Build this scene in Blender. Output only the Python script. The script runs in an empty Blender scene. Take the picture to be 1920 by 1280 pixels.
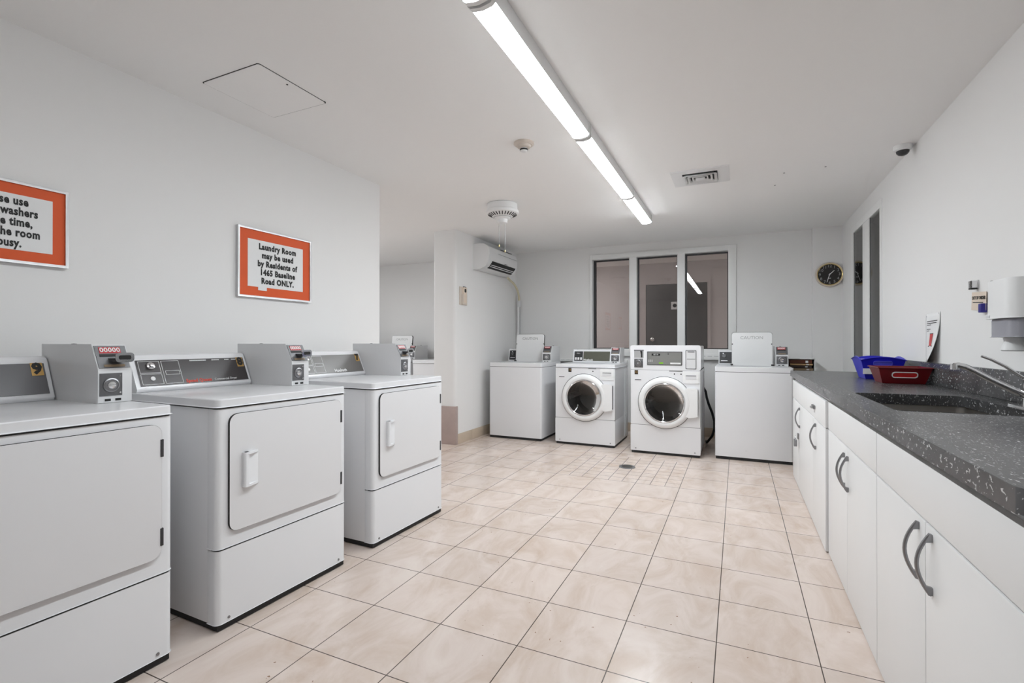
import bpy, bmesh, math, random
from math import pi, sin, cos, radians
from mathutils import Vector, Matrix

SC = bpy.context.scene
COL = SC.collection
random.seed(7)

# ------------------------------------------------------------------ camera, world, exposure
cam_d = bpy.data.cameras.new('camera')
cam_d.sensor_width = 36.0
cam_d.lens = 918.4 / 1920 * 36
cam_d.clip_start = 0.02
cam = bpy.data.objects.new('camera', cam_d)
cam.location = (0, 0, 1.15)
cam.rotation_euler = (pi / 2 + 0.003, 0, 0.4313)
COL.objects.link(cam)
SC.camera = cam

world = bpy.data.worlds.new('world')
SC.world = world
world.use_nodes = True
world.node_tree.nodes['Background'].inputs[0].default_value = (0.5, 0.5, 0.52, 1)
world.node_tree.nodes['Background'].inputs[1].default_value = 0.05

SC.view_settings.view_transform = 'Standard'
SC.view_settings.look = 'None'
SC.view_settings.gamma = 1
SC.view_settings.use_curve_mapping = False
SC.view_settings.exposure = 0.87
LAMP = 20.0            # strength of the ceiling tubes' diffusers
CORRIDOR_FILL = 9.0  # strength of the added, unseen corridor panels

# ------------------------------------------------------------------ materials
def srgb(r, g, b):
    f = lambda c: (c / 255 / 12.92) if c / 255 <= 0.04045 else ((c / 255 + 0.055) / 1.055) ** 2.4
    return (f(r), f(g), f(b), 1)

MATS = {}
def mat(name, col, rough=0.5, metal=0.0, spec=0.5, bump=0.0, bscale=60.0, var=0.0, coat=0.0):
    """plain procedural surface: principled with a little noise in tone and relief"""
    m = bpy.data.materials.new(name); m.use_nodes = True
    nt = m.node_tree; p = nt.nodes['Principled BSDF']
    p.inputs['Roughness'].default_value = rough
    p.inputs['Metallic'].default_value = metal
    p.inputs['Specular IOR Level'].default_value = spec
    p.inputs['Coat Weight'].default_value = coat
    tc = nt.nodes.new('ShaderNodeTexCoord')
    nz = nt.nodes.new('ShaderNodeTexNoise'); nz.inputs['Scale'].default_value = bscale
    nz.inputs['Detail'].default_value = 3
    nt.links.new(tc.outputs['Object'], nz.inputs['Vector'])
    mx = nt.nodes.new('ShaderNodeMix'); mx.data_type = 'RGBA'
    a = tuple(max(0, c * (1 - var)) for c in col[:3]) + (1,)
    b = tuple(min(1, c * (1 + var)) for c in col[:3]) + (1,)
    mx.inputs[6].default_value = a; mx.inputs[7].default_value = b
    nt.links.new(nz.outputs[0], mx.inputs[0])
    nt.links.new(mx.outputs[2], p.inputs['Base Color'])
    if bump:
        bp = nt.nodes.new('ShaderNodeBump'); bp.inputs['Strength'].default_value = bump
        bp.inputs['Distance'].default_value = 0.002
        nt.links.new(nz.outputs[0], bp.inputs['Height'])
        nt.links.new(bp.outputs[0], p.inputs['Normal'])
    MATS[name] = m
    return m

def emit(name, col, strength):
    m = bpy.data.materials.new(name); m.use_nodes = True
    nt = m.node_tree; nt.nodes.clear()
    e = nt.nodes.new('ShaderNodeEmission'); o = nt.nodes.new('ShaderNodeOutputMaterial')
    e.inputs[0].default_value = col; e.inputs[1].default_value = strength
    nt.links.new(e.outputs[0], o.inputs[0]); MATS[name] = m
    return m

def glass(name, tint, ior=1.5, rough=0.0):
    m = bpy.data.materials.new(name); m.use_nodes = True
    nt = m.node_tree; nt.nodes.clear()
    o = nt.nodes.new('ShaderNodeOutputMaterial'); mx = nt.nodes.new('ShaderNodeMixShader')
    t = nt.nodes.new('ShaderNodeBsdfTransparent'); g = nt.nodes.new('ShaderNodeBsdfGlossy')
    f = nt.nodes.new('ShaderNodeFresnel'); f.inputs[0].default_value = ior
    t.inputs[0].default_value = tint; g.inputs['Roughness'].default_value = rough
    nt.links.new(f.outputs[0], mx.inputs[0]); nt.links.new(t.outputs[0], mx.inputs[1])
    nt.links.new(g.outputs[0], mx.inputs[2]); nt.links.new(mx.outputs[0], o.inputs[0]); MATS[name] = m
    return m

wall_m = mat('wall_paint', srgb(238, 237, 236), 0.75, spec=0.2, bump=0.08, bscale=180, var=0.01)
ceil_m = mat('ceiling_paint', srgb(250, 249, 248), 0.85, spec=0.1, bump=0.06, bscale=140, var=0.01)
trim_m = mat('white_trim', srgb(240, 240, 239), 0.4, spec=0.4, var=0.01)
enamel = mat('white_enamel', srgb(232, 232, 234), 0.22, spec=0.5, var=0.008, bscale=5)
enamel2 = mat('warm_white_enamel', srgb(238, 238, 238), 0.3, spec=0.5, var=0.01, bscale=8)
greyenamel = mat('grey_enamel', srgb(222, 222, 223), 0.3, spec=0.5, var=0.01, bscale=8)
white_pl = mat('white_plastic', srgb(238, 238, 238), 0.35, var=0.01, bscale=20)
grey_print = mat('grey_print', srgb(168, 168, 168), 0.5, var=0.02)
cream_pl = mat('cream_plastic', srgb(214, 203, 192), 0.4, var=0.02, bscale=20)
black = mat('black_rubber', (0.012, 0.012, 0.013, 1), 0.6, var=0.1)
dark = mat('dark_grey_plastic', (0.035, 0.035, 0.038, 1), 0.4, var=0.1)
joint_m = mat('dark_joint', (0.02, 0.02, 0.02, 1), 0.7, var=0.1)  # near-black for joints and gaskets, and for painted gap shade
chrome = mat('chrome', (0.72, 0.72, 0.73, 1), 0.12, metal=1, var=0.02)
steel = mat('brushed_steel', (0.30, 0.285, 0.265, 1), 0.42, metal=1, var=0.06, bscale=90)
gunmetal = mat('gunmetal', (0.30, 0.30, 0.31, 1), 0.35, metal=1, var=0.05)
plate_m = mat('grey_metal_plate', (0.15, 0.15, 0.155, 1), 0.4, metal=0.5, var=0.08, bscale=120)
alu = mat('silver_frame', (0.66, 0.66, 0.67, 1), 0.3, metal=1, var=0.03)
face_dark = mat('smoked_console_face', (0.045, 0.038, 0.039, 1), 0.25, spec=0.5, var=0.06, bscale=4)
face_grey = mat('grey_console_face', (0.115, 0.112, 0.118, 1), 0.28, spec=0.5, var=0.05, bscale=4)
face_tan = mat('taupe_console_face', (0.165, 0.155, 0.148, 1), 0.3, spec=0.5, var=0.05, bscale=4)
face_olive = mat('olive_console_face', (0.11, 0.11, 0.085, 1), 0.3, var=0.05, bscale=4)
face_mid = mat('mid_grey_face', (0.22, 0.22, 0.21, 1), 0.35, var=0.05, bscale=4)
orange = mat('orange_mat_board', srgb(222, 88, 34), 0.6, var=0.03, bscale=9)
paper = mat('white_paper', srgb(236, 236, 236), 0.7, var=0.01)
ink = mat('black_ink', (0.008, 0.008, 0.008, 1), 0.6, var=0.1)
gold = mat('gold_sticker', srgb(190, 150, 84), 0.4, metal=0.3, var=0.15, bscale=80)
red_d = mat('red_display', srgb(190, 30, 38), 0.4, var=0.05)
red_txt = mat('red_print', srgb(226, 66, 42), 0.5, var=0.03)
white_txt = mat('white_print', srgb(240, 240, 240), 0.5, var=0.01)
green_m = mat('green_print', srgb(130, 190, 50), 0.4, var=0.03)
cab_m = mat('white_laminate', srgb(238, 238, 238), 0.4, spec=0.4, var=0.008, bscale=10)
blue_pl = mat('blue_plastic', srgb(34, 34, 190), 0.3, var=0.06, bscale=12)
blue_lt = mat('light_blue_plastic', srgb(92, 92, 222), 0.4, var=0.04)
maroon = mat('dark_red_plastic', srgb(112, 14, 22), 0.3, var=0.08, bscale=10)
redlt = mat('bright_red_plastic', srgb(205, 36, 38), 0.35, var=0.04)
brass = mat('brass', srgb(206, 184, 128), 0.3, metal=0.6, var=0.05)
clock_f = mat('dark_clock_face', (0.018, 0.015, 0.014, 1), 0.45, var=0.1)
door_m = mat('charcoal_door_paint', srgb(92, 92, 92), 0.45, var=0.03, bscale=10)
corr_m = mat('corridor_paint', srgb(200, 194, 193), 0.8, var=0.02)
corr2_m = mat('grey_green_corridor_paint', srgb(150, 156, 152), 0.8, var=0.02)
marble = mat('mauve_marble', srgb(178, 160, 154), 0.3, var=0.14, bscale=9)
base_t = mat('beige_tile', srgb(205, 188, 168), 0.3, var=0.08, bscale=14)
note_m = mat('beige_note', srgb(228, 212, 196), 0.7, var=0.02)
navy = mat('navy_plastic', srgb(36, 30, 130), 0.4, var=0.05)
grey_clear = mat('smoky_tank_plastic', srgb(158, 158, 166), 0.25, var=0.04, bscale=14)
bk_cols = {'a': srgb(96, 46, 26), 'b': srgb(196, 160, 112), 'c': srgb(70, 52, 48), 'd': srgb(150, 130, 104),
           'e': srgb(60, 62, 52), 'f': srgb(120, 46, 44)}
for k in bk_cols: mat('book_cover_' + k, bk_cols[k], 0.5, var=0.08, bscale=30)
lamp_a, lamp_b, lamp_c, lamp_d = [emit('lit_diffuser_' + k, (0.905, 0.965, 1.0, 1), LAMP * f) for k, f in (('a', 0.95), ('b', 1.0), ('c', 1.45), ('d', 2.25))]
lamp_e = emit('lit_diffuser_alcove', (0.925, 0.97, 1.0, 1), LAMP * 2.0)
corr_fill = emit('corridor_fill_glow', (1.0, 0.965, 0.95, 1), CORRIDOR_FILL)  # glow of the lamp panels added out of view in the corridor
pane_m = glass('window_glass', (0.80, 0.79, 0.79, 1), 1.6)
pane2_m = glass('narrow_window_glass', (0.92, 0.95, 0.93, 1), 1.5)
port_m = glass('porthole_glass', (0.55, 0.54, 0.53, 1), 1.5)

# floor tiles: two brick patterns, the small cut tiles only around the drain
TA, TB, TX, TY = 0.3437, 0.3405, -1.7936, 1.3618
DX0, DX1, DY0, DY1 = TX + TA, TX + 4 * TA, TY + 8 * TB, TY + 10.6 * TB
def floor_material():
    m = bpy.data.materials.new('marbled_floor_tile'); m.use_nodes = True
    nt = m.node_tree; N = nt.nodes; L = nt.links; p = N['Principled BSDF']
    tc = N.new('ShaderNodeTexCoord')
    mp = N.new('ShaderNodeMapping'); mp.inputs['Location'].default_value = (-TX + TA * 20, -TY + TB * 20, 0)
    L.new(tc.outputs['Object'], mp.inputs['Vector'])
    def brick(w, h, mortar):
        b = N.new('ShaderNodeTexBrick'); b.offset = 0; b.squash = 1
        b.inputs['Scale'].default_value = 1; b.inputs['Mortar Size'].default_value = mortar
        b.inputs['Mortar Smooth'].default_value = 0.15
        b.inputs['Brick Width'].default_value = w; b.inputs['Row Height'].default_value = h
        b.inputs['Color1'].default_value = (0.96, 0.96, 0.96, 1); b.inputs['Color2'].default_value = (1.03, 1.02, 1.01, 1)
        b.inputs['Mortar'].default_value = (0.115, 0.10, 0.092, 1)
        L.new(mp.outputs[0], b.inputs['Vector']); return b
    b1 = brick(TA, TB, 0.0021); b2 = brick(TA / 3, TB / 3, 0.0021)
    sp = N.new('ShaderNodeSeparateXYZ'); L.new(tc.outputs['Object'], sp.inputs[0])
    def cmp(sock, lo, hi):
        a = N.new('ShaderNodeMath'); a.operation = 'GREATER_THAN'; a.inputs[1].default_value = lo; L.new(sock, a.inputs[0])
        b = N.new('ShaderNodeMath'); b.operation = 'LESS_THAN'; b.inputs[1].default_value = hi; L.new(sock, b.inputs[0])
        c = N.new('ShaderNodeMath'); c.operation = 'MULTIPLY'; L.new(a.outputs[0], c.inputs[0]); L.new(b.outputs[0], c.inputs[1]); return c
    mk = N.new('ShaderNodeMath'); mk.operation = 'MULTIPLY'
    L.new(cmp(sp.outputs[0], DX0, DX1).outputs[0], mk.inputs[0]); L.new(cmp(sp.outputs[1], DY0, DY1).outputs[0], mk.inputs[1])
    pat = N.new('ShaderNodeMix'); pat.data_type = 'RGBA'
    L.new(mk.outputs[0], pat.inputs[0]); L.new(b1.outputs['Color'], pat.inputs[6]); L.new(b2.outputs['Color'], pat.inputs[7])
    # marbling, warped and stretched
    n1 = N.new('ShaderNodeTexNoise'); n1.inputs['Scale'].default_value = 2.6; n1.inputs['Detail'].default_value = 7
    n1.inputs['Roughness'].default_value = 0.62; n1.inputs['Distortion'].default_value = 1.3
    mp2 = N.new('ShaderNodeMapping'); mp2.inputs['Scale'].default_value = (1.9, 1.0, 1); mp2.inputs['Rotation'].default_value = (0, 0, 0.5)
    L.new(tc.outputs['Object'], mp2.inputs[0]); L.new(mp2.outputs[0], n1.inputs['Vector'])
    rp = N.new('ShaderNodeValToRGB')
    e = rp.color_ramp.elements
    e[0].position = 0.30; e[0].color = srgb(201, 181, 166)
    e[1].position = 0.70; e[1].color = srgb(223, 210, 201)
    x = e.new(0.47); x.color = srgb(212, 196, 185)
    x = e.new(0.56); x.color = srgb(218, 203, 194)
    L.new(n1.outputs[0], rp.inputs[0])
    n2 = N.new('ShaderNodeTexNoise'); n2.inputs['Scale'].default_value = 46; n2.inputs['Detail'].default_value = 2
    L.new(tc.outputs['Object'], n2.inputs['Vector'])
    n3 = N.new('ShaderNodeTexNoise'); n3.inputs['Scale'].default_value = 1.9; L.new(tc.outputs['Object'], n3.inputs['Vector'])
    s1 = N.new('ShaderNodeMath'); s1.operation = 'GREATER_THAN'; s1.inputs[1].default_value = 0.735; L.new(n2.outputs[0], s1.inputs[0])
    s2 = N.new('ShaderNodeMath'); s2.operation = 'GREATER_THAN'; s2.inputs[1].default_value = 0.52; L.new(n3.outputs[0], s2.inputs[0])
    s3 = N.new('ShaderNodeMath'); s3.operation = 'MULTIPLY'; L.new(s1.outputs[0], s3.inputs[0]); L.new(s2.outputs[0], s3.inputs[1])
    pit = N.new('ShaderNodeMix'); pit.data_type = 'RGBA'; pit.inputs[7].default_value = srgb(150, 122, 102)
    L.new(s3.outputs[0], pit.inputs[0]); L.new(rp.outputs[0], pit.inputs[6])
    mul = N.new('ShaderNodeMix'); mul.data_type = 'RGBA'; mul.blend_type = 'MULTIPLY'; mul.inputs[0].default_value = 1
    L.new(pit.outputs[2], mul.inputs[6]); L.new(pat.outputs[2], mul.inputs[7])
    L.new(mul.outputs[2], p.inputs['Base Color'])
    p.inputs['Roughness'].default_value = 0.27; p.inputs['Specular IOR Level'].default_value = 0.45
    bp = N.new('ShaderNodeBump'); bp.inputs['Strength'].default_value = 0.25; bp.inputs['Distance'].default_value = 0.002
    L.new(pat.outputs[2], bp.inputs['Height']); L.new(bp.outputs[0], p.inputs['Normal'])
    return m
floor_m = floor_material()

def counter_material():
    m = bpy.data.materials.new('flecked_grey_counter'); m.use_nodes = True
    nt = m.node_tree; N = nt.nodes; L = nt.links; p = N['Principled BSDF']
    tc = N.new('ShaderNodeTexCoord')
    nz = N.new('ShaderNodeTexNoise'); nz.inputs['Scale'].default_value = 5; nz.inputs['Detail'].default_value = 5
    L.new(tc.outputs['Object'], nz.inputs['Vector'])
    r = N.new('ShaderNodeValToRGB'); r.color_ramp.elements[0].color = (0.040, 0.040, 0.042, 1); r.color_ramp.elements[1].color = (0.105, 0.105, 0.108, 1)
    r.color_ramp.elements[0].position = 0.35; r.color_ramp.elements[1].position = 0.7
    L.new(nz.outputs[0], r.inputs[0])
    mp = N.new('ShaderNodeMapping'); mp.inputs['Scale'].default_value = (190, 60, 90); mp.inputs['Rotation'].default_value = (0.2, 0.3, 0.6)
    L.new(tc.outputs['Object'], mp.inputs[0])
    nf = N.new('ShaderNodeTexNoise'); nf.inputs['Scale'].default_value = 1.2; nf.inputs['Detail'].default_value = 1; nf.inputs['Distortion'].default_value = 0.7
    L.new(mp.outputs[0], nf.inputs['Vector'])
    st = N.new('ShaderNodeMapRange'); st.inputs[1].default_value = 0.65; st.inputs[2].default_value = 0.69; L.new(nf.outputs[0], st.inputs[0])
    mx = N.new('ShaderNodeMix'); mx.data_type = 'RGBA'; mx.inputs[7].default_value = (0.50, 0.50, 0.50, 1)
    L.new(st.outputs[0], mx.inputs[0]); L.new(r.outputs[0], mx.inputs[6]); L.new(mx.outputs[2], p.inputs['Base Color'])
    p.inputs['Roughness'].default_value = 0.27; p.inputs['Specular IOR Level'].default_value = 0.55
    return m
counter_m = counter_material()

# ------------------------------------------------------------------ mesh helpers
class B:
    """collects shapes for ONE mesh object"""
    def __init__(self): self.bm = bmesh.new()
    def _join(self, t, bev=0, seg=2, ang=50):
        if bev:
            t.normal_update()
            es = [e for e in t.edges if len(e.link_faces) == 2 and e.calc_face_angle(0) > radians(ang)]
            bmesh.ops.bevel(t, geom=es, offset=bev, segments=seg, profile=0.6, affect='EDGES', clamp_overlap=True)
        bmesh.ops.recalc_face_normals(t, faces=t.faces)
        me = bpy.data.meshes.new('tmp'); t.to_mesh(me); t.free()
        self.bm.from_mesh(me); bpy.data.meshes.remove(me)
        return self
    def box(self, x0, x1, y0, y1, z0, z1, bev=0, seg=2):
        t = bmesh.new()
        bmesh.ops.create_cube(t, size=1, matrix=Matrix.Translation(((x0 + x1) / 2, (y0 + y1) / 2, (z0 + z1) / 2)) @ Matrix.Diagonal((x1 - x0, y1 - y0, z1 - z0, 1)))
        return self._join(t, bev, seg)
    def prism(self, pts, a0, a1, axis='x', bev=0, seg=2, ang=50):
        """polygon of 2-D points swept along an axis; the 2-D axes are the other two in xyz order"""
        t = bmesh.new(); n = len(pts)
        def P(u, v, a): return {'x': (a, u, v), 'y': (u, a, v), 'z': (u, v, a)}[axis]
        A = [t.verts.new(P(u, v, a0)) for u, v in pts]; C = [t.verts.new(P(u, v, a1)) for u, v in pts]
        t.faces.new(A); t.faces.new(C)
        for i in range(n): t.faces.new((A[i], A[(i + 1) % n], C[(i + 1) % n], C[i]))
        return self._join(t, bev, seg, ang)
    def rrect(self, u0, u1, v0, v1, a0, a1, r, axis='y', bev=0, seg=6, bseg=2):
        return self.prism(rr(u0, u1, v0, v1, r, seg), a0, a1, axis, bev, bseg, 60)
    def holed(self, outer, inner, a0, a1, axis='z', bev=0):
        t = bmesh.new()
        def P(u, v, a): return {'x': (a, u, v), 'y': (u, a, v), 'z': (u, v, a)}[axis]
        loops = {}
        for a in (a0, a1):
            es = []
            for k, lp in ((0, outer), (1, inner)):
                vs = [t.verts.new(P(u, v, a)) for u, v in lp]; loops[(a, k)] = vs
                es += [t.edges.new((vs[i], vs[(i + 1) % len(vs)])) for i in range(len(vs))]
            bmesh.ops.triangle_fill(t, use_beauty=True, use_dissolve=False, edges=es)
        for k in (0, 1):
            A, C = loops[(a0, k)], loops[(a1, k)]; n = len(A)
            for i in range(n): t.faces.new((A[i], A[(i + 1) % n], C[(i + 1) % n], C[i]))
        return self._join(t, bev)
    def cyl(self, c, r, h, axis='z', seg=24, r2=None, bev=0):
        return self.lathe([(0, 0), (r, 0), (r if r2 is None else r2, h), (0, h)], c, axis, seg, bev)
    def lathe(self, prof, c=(0, 0, 0), axis='z', seg=32, bev=0, arc=2 * pi):
        t = bmesh.new(); rings = []
        def P(r, h, a):
            x, y = r * cos(a), r * sin(a)
            q = {'z': (x, y, h), 'y': (x, h, y), 'x': (h, x, y)}[axis]
            return (q[0] + c[0], q[1] + c[1], q[2] + c[2])
        for r, h in prof:
            if r < 1e-7: rings.append([t.verts.new(P(0, h, 0))])
            else: rings.append([t.verts.new(P(r, h, arc * i / seg)) for i in range(seg)])
        for A, C in zip(rings, rings[1:]):
            for i in range(seg):
                j = (i + 1) % seg
                f = []
                for v in ([A[i % len(A)], A[j % len(A)], C[j % len(C)], C[i % len(C)]]):
                    if v not in f: f.append(v)
                if len(f) > 2: t.faces.new(f)
        return self._join(t, bev)
    def tube(self, pts, r, seg=10, caps=True, r_end=None, flat=1.0):
        t = bmesh.new(); pts = [Vector(p) for p in pts]; n = len(pts); rings = []
        tot = pts[-1] - pts[0]
        up = Vector((0, 1, 0)) if abs(tot.z) > 0.8 * tot.length else Vector((0, 0, 1))
        for i, p in enumerate(pts):
            d = (pts[min(i + 1, n - 1)] - pts[max(i - 1, 0)]).normalized()
            u = d.cross(up)
            if u.length < 1e-3: u = d.cross(Vector((0, 1, 0)))
            u.normalize(); w = d.cross(u).normalized()
            rad = r if r_end is None else r + (r_end - r) * i / (n - 1)
            rings.append([t.verts.new(p + rad * (cos(2 * pi * k / seg) * u + flat * sin(2 * pi * k / seg) * w)) for k in range(seg)])
        for A, C in zip(rings, rings[1:]):
            for k in range(seg): t.faces.new((A[k], A[(k + 1) % seg], C[(k + 1) % seg], C[k]))
        if caps: t.faces.new(rings[0]); t.faces.new(rings[-1])
        return self._join(t)
    def quad(self, a, b, c, d, thick):
        """thin plate: four corners, given thickness along its normal"""
        t = bmesh.new(); P = [Vector(q) for q in (a, b, c, d)]
        n = (P[1] - P[0]).cross(P[3] - P[0]).normalized() * thick
        A = [t.verts.new(q) for q in P]; C = [t.verts.new(q + n) for q in P]
        t.faces.new(A); t.faces.new(C)
        for i in range(4): t.faces.new((A[i], A[(i + 1) % 4], C[(i + 1) % 4], C[i]))
        return self._join(t)
    def xf(self, M):
        bmesh.ops.transform(self.bm, matrix=M, verts=self.bm.verts); return self
    def build(self, name, m, parent=None, label=None):
        me = bpy.data.meshes.new(name); self.bm.to_mesh(me); self.bm.free()
        for p in me.polygons: p.use_smooth = True
        me.set_sharp_from_angle(angle=radians(35))
        me.materials.append(m)
        o = bpy.data.objects.new(name, me); COL.objects.link(o)
        if parent: o.parent = parent
        if label: o['label'] = label
        return o

def rr(u0, u1, v0, v1, r, seg=6):
    out = []
    for cu, cv, a in ((u1 - r, v1 - r, 0), (u0 + r, v1 - r, 90), (u0 + r, v0 + r, 180), (u1 - r, v0 + r, 270)):
        for i in range(seg + 1):
            t = radians(a + 90 * i / seg); out.append((cu + r * cos(t), cv + r * sin(t)))
    return out
def circ(cu, cv, r, n=40): return [(cu + r * cos(2 * pi * i / n), cv + r * sin(2 * pi * i / n)) for i in range(n)]

def text(name, body, size, m, parent, M, bold=0.0, align='CENTER', depth=0.0008, sx=1.0, line=1.0):
    """lettering as a mesh, in the plane given by matrix M (x right, y up, z out)"""
    cu = bpy.data.curves.new('txt', 'FONT'); cu.body = body; cu.size = size
    cu.align_x = align; cu.align_y = 'CENTER'; cu.extrude = depth / 2; cu.offset = bold * size; cu.space_line = line
    cu.resolution_u = 2
    if bold: cu.space_character = 1.0 + bold * 2.4
    to = bpy.data.objects.new('txt', cu); COL.objects.link(to)
    dg = bpy.context.evaluated_depsgraph_get()
    me = bpy.data.meshes.new_from_object(to.evaluated_get(dg))
    bpy.data.objects.remove(to); bpy.data.curves.remove(cu)
    me.transform(M @ Matrix.Diagonal((sx, 1, 1, 1))); me.name = name
    me.materials.clear(); me.materials.append(m)
    o = bpy.data.objects.new(name, me); COL.objects.link(o)
    if parent: o.parent = parent
    return o
def frame(o, x, z):
    """matrix with origin o, x axis, 'up' axis"""
    x = Vector(x).normalized(); y = Vector(z).normalized(); n = x.cross(y).normalized()
    M = Matrix((x, y, n)).transposed().to_4x4(); M.translation = Vector(o); return M

def thing(name, label, cat, loc=(0, 0, 0), rz=0.0, group=None):
    o = bpy.data.objects.new(name, None); COL.objects.link(o)
    o.empty_display_size = 0.1
    o.location = loc; o.rotation_euler = (0, 0, rz)
    return tag(o, label, cat, group)
def tag(o, label, cat, group=None):
    o['label'] = label; o['category'] = cat
    if group: o['group'] = group
    return o
def struct(o): o['kind'] = 'structure'; return o
def copy_tree(src, parent=None):
    c = src.copy(); COL.objects.link(c)
    if parent: c.parent = parent
    for ch in list(src.children): copy_tree(ch, c)
    return c

# ------------------------------------------------------------------ the room
H = 2.44; XR = 1.05; XL = -2.655; YB = 6.46; XA = -2.9
floor = struct(B().box(-6.2, 2.6, -2.2, 8.4, -0.1, 0).build('floor', floor_m))
struct(B().box(-6.2, 2.6, -2.2, 8.4, H, H + 0.1).build('ceiling', ceil_m))
struct(B().box(-6.2, XL, -2.2, 3.18, 0, H).build('wall_left', wall_m))
struct(B().box(-6.2, -5.95, 3.18, 6.68, 0, H).build('wall_alcove_side', wall_m))
struct(B().box(-5.95, -3.2, 6.56, 6.68, 0, H).build('wall_alcove_back', wall_m))
pp_ = [(-3.2, 6.58), (-3.2, 4.80)] + [(-3.17 - 0.03 * cos(radians(15 * i)), 4.80 - 0.03 * sin(radians(15 * i))) for i in range(1, 7)]
pp_ += [(XA - 0.04 + 0.04 * sin(radians(15 * i)), 4.81 - 0.04 * cos(radians(15 * i))) for i in range(7)] + [(XA, 6.58)]
struct(B().prism(pp_, 0, H, 'z').build('wall_partition', wall_m))
WX0, WX1, WZ0, WZ1 = -1.80, -0.025, 1.04, 2.32
struct(B().box(XA, WX0, YB, YB + 0.12, 0, H).box(WX1, XR, YB, YB + 0.12, 0, H).box(WX0, WX1, YB, YB + 0.12, 0, WZ0)
       .box(WX0, WX1, YB, YB + 0.12, WZ1, H).build('wall_back', wall_m))
struct(B().box(0.765, XR, YB - 0.06, YB, 0, H).build('wall_back_pilaster', wall_m))
RY0, RY1, RZ0, RZ1 = 4.79, 5.90, 0.93, 2.275
struct(B().box(XR, XR + 0.12, -2.2, RY0, 0, H).box(XR, XR + 0.12, RY1, YB + 0.12, 0, H).box(XR, XR + 0.12, RY0, RY1, 0, RZ0)
       .box(XR, XR + 0.12, RY0, RY1, RZ1, H).build('wall_right', wall_m))
struct(B().box(XL, XR + 0.12, -2.2, -2.08, 0, H).build('wall_front', wall_m))
# corridor beyond the glazing
struct(B().box(-3.2, 2.6, 8.2, 8.4, 0, H).build('wall_corridor_back', corr_m))
struct(B().box(-3.2, -3.1, 6.58, 8.2, 0, H).build('wall_corridor_end', corr_m))
struct(B().box(2.3, 2.6, 3.0, 8.2, 0, H).build('wall_corridor_right', corr2_m))
struct(B().box(XR + 0.12, 2.3, 2.9, 3.0, 0, H).build('wall_corridor_front', corr2_m))

# glazed window in the back wall
w1 = struct(B().build('window_1', trim_m))
w1.data.clear_geometry()
fr = B()
fr.box(WX0 - 0.012, WX0 + 0.025, YB - 0.02, YB + 0.12, WZ0 - 0.06, WZ1 + 0.01, 0.003)
fr.box(WX1 - 0.075, WX1 + 0.012, YB - 0.02, YB + 0.12, WZ0 - 0.06, WZ1 + 0.01, 0.003)
fr.box(WX0 + 0.025, WX1 - 0.075, YB - 0.02, YB + 0.12, WZ1 - 0.055, WZ1 + 0.01, 0.003)
fr.box(-1.283, -1.188, YB - 0.015, YB + 0.11, WZ0, WZ1 - 0.055, 0.003)
fr.box(-0.685, -0.594, YB - 0.015, YB + 0.11, WZ0, WZ1 - 0.055, 0.003)
fr.build('window_frame', trim_m, w1)
B().box(WX0 + 0.025, WX1 - 0.075, YB - 0.045, YB + 0.12, WZ0 - 0.06, WZ0 + 0.035, 0.004).build('window_sill', trim_m, w1)
gk = B()
for a, b in ((-1.775, -1.283), (-1.188, -0.685), (-0.594, -0.10)):
    gk.holed([(a, WZ0 + 0.035), (b, WZ0 + 0.035), (b, WZ1 - 0.055), (a, WZ1 - 0.055)],
             [(a + (0.034 if a < -1.5 else 0.020), WZ0 + 0.045), (b - 0.012, WZ0 + 0.045), (b - 0.012, WZ1 - 0.075), (a + (0.034 if a < -1.5 else 0.020), WZ1 - 0.075)], YB + 0.06, YB + 0.085, 'y')
gk.build('window_gasket', dark, w1)
for a, b in ((-1.775, -1.283), (-1.188, -0.685), (-0.594, -0.10)):
    B().box(a + 0.004, b - 0.004, YB + 0.070, YB + 0.076, WZ0 + 0.04, WZ1 - 0.06).build('glass_pane', pane_m, w1)

# narrow window in the right wall
w2 = struct(B().build('window_2', trim_m)); w2.data.clear_geometry()
fr = B()
fr.box(XR - 0.007, XR + 0.10, RY0 - 0.012, RY0 + 0.045, RZ0, RZ1 + 0.03, 0.003)
fr.box(XR - 0.007, XR + 0.10, RY1 - 0.07, RY1 + 0.03, RZ0, RZ1 + 0.03, 0.003)
fr.box(XR - 0.007, XR + 0.10, RY0 + 0.045, RY1 - 0.07, RZ1 - 0.035, RZ1 + 0.03, 0.003)
fr.box(XR - 0.007, XR + 0.10, RY0 + 0.045, RY1 - 0.07, RZ0, RZ0 + 0.05, 0.003)
fr.box(XR - 0.006, XR + 0.10, 5.19, 5.43, RZ0 + 0.05, RZ1 - 0.035, 0.004)
fr.build('window_frame', trim_m, w2)
for a, b in ((4.835, 5.19), (5.43, 5.83)):
    B().box(XR + 0.002, XR + 0.008, a, b, RZ0 + 0.05, RZ1 - 0.035).build('glass_pane', pane2_m, w2)
    B().box(XR + 0.0005, XR + 0.012, b - 0.012, b + 0.001, RZ0 + 0.05, RZ1 - 0.035).box(XR + 0.0005, XR + 0.012, a, a + 0.010, RZ0 + 0.05, RZ1 - 0.035).build('window_gasket', dark, w2)

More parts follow.
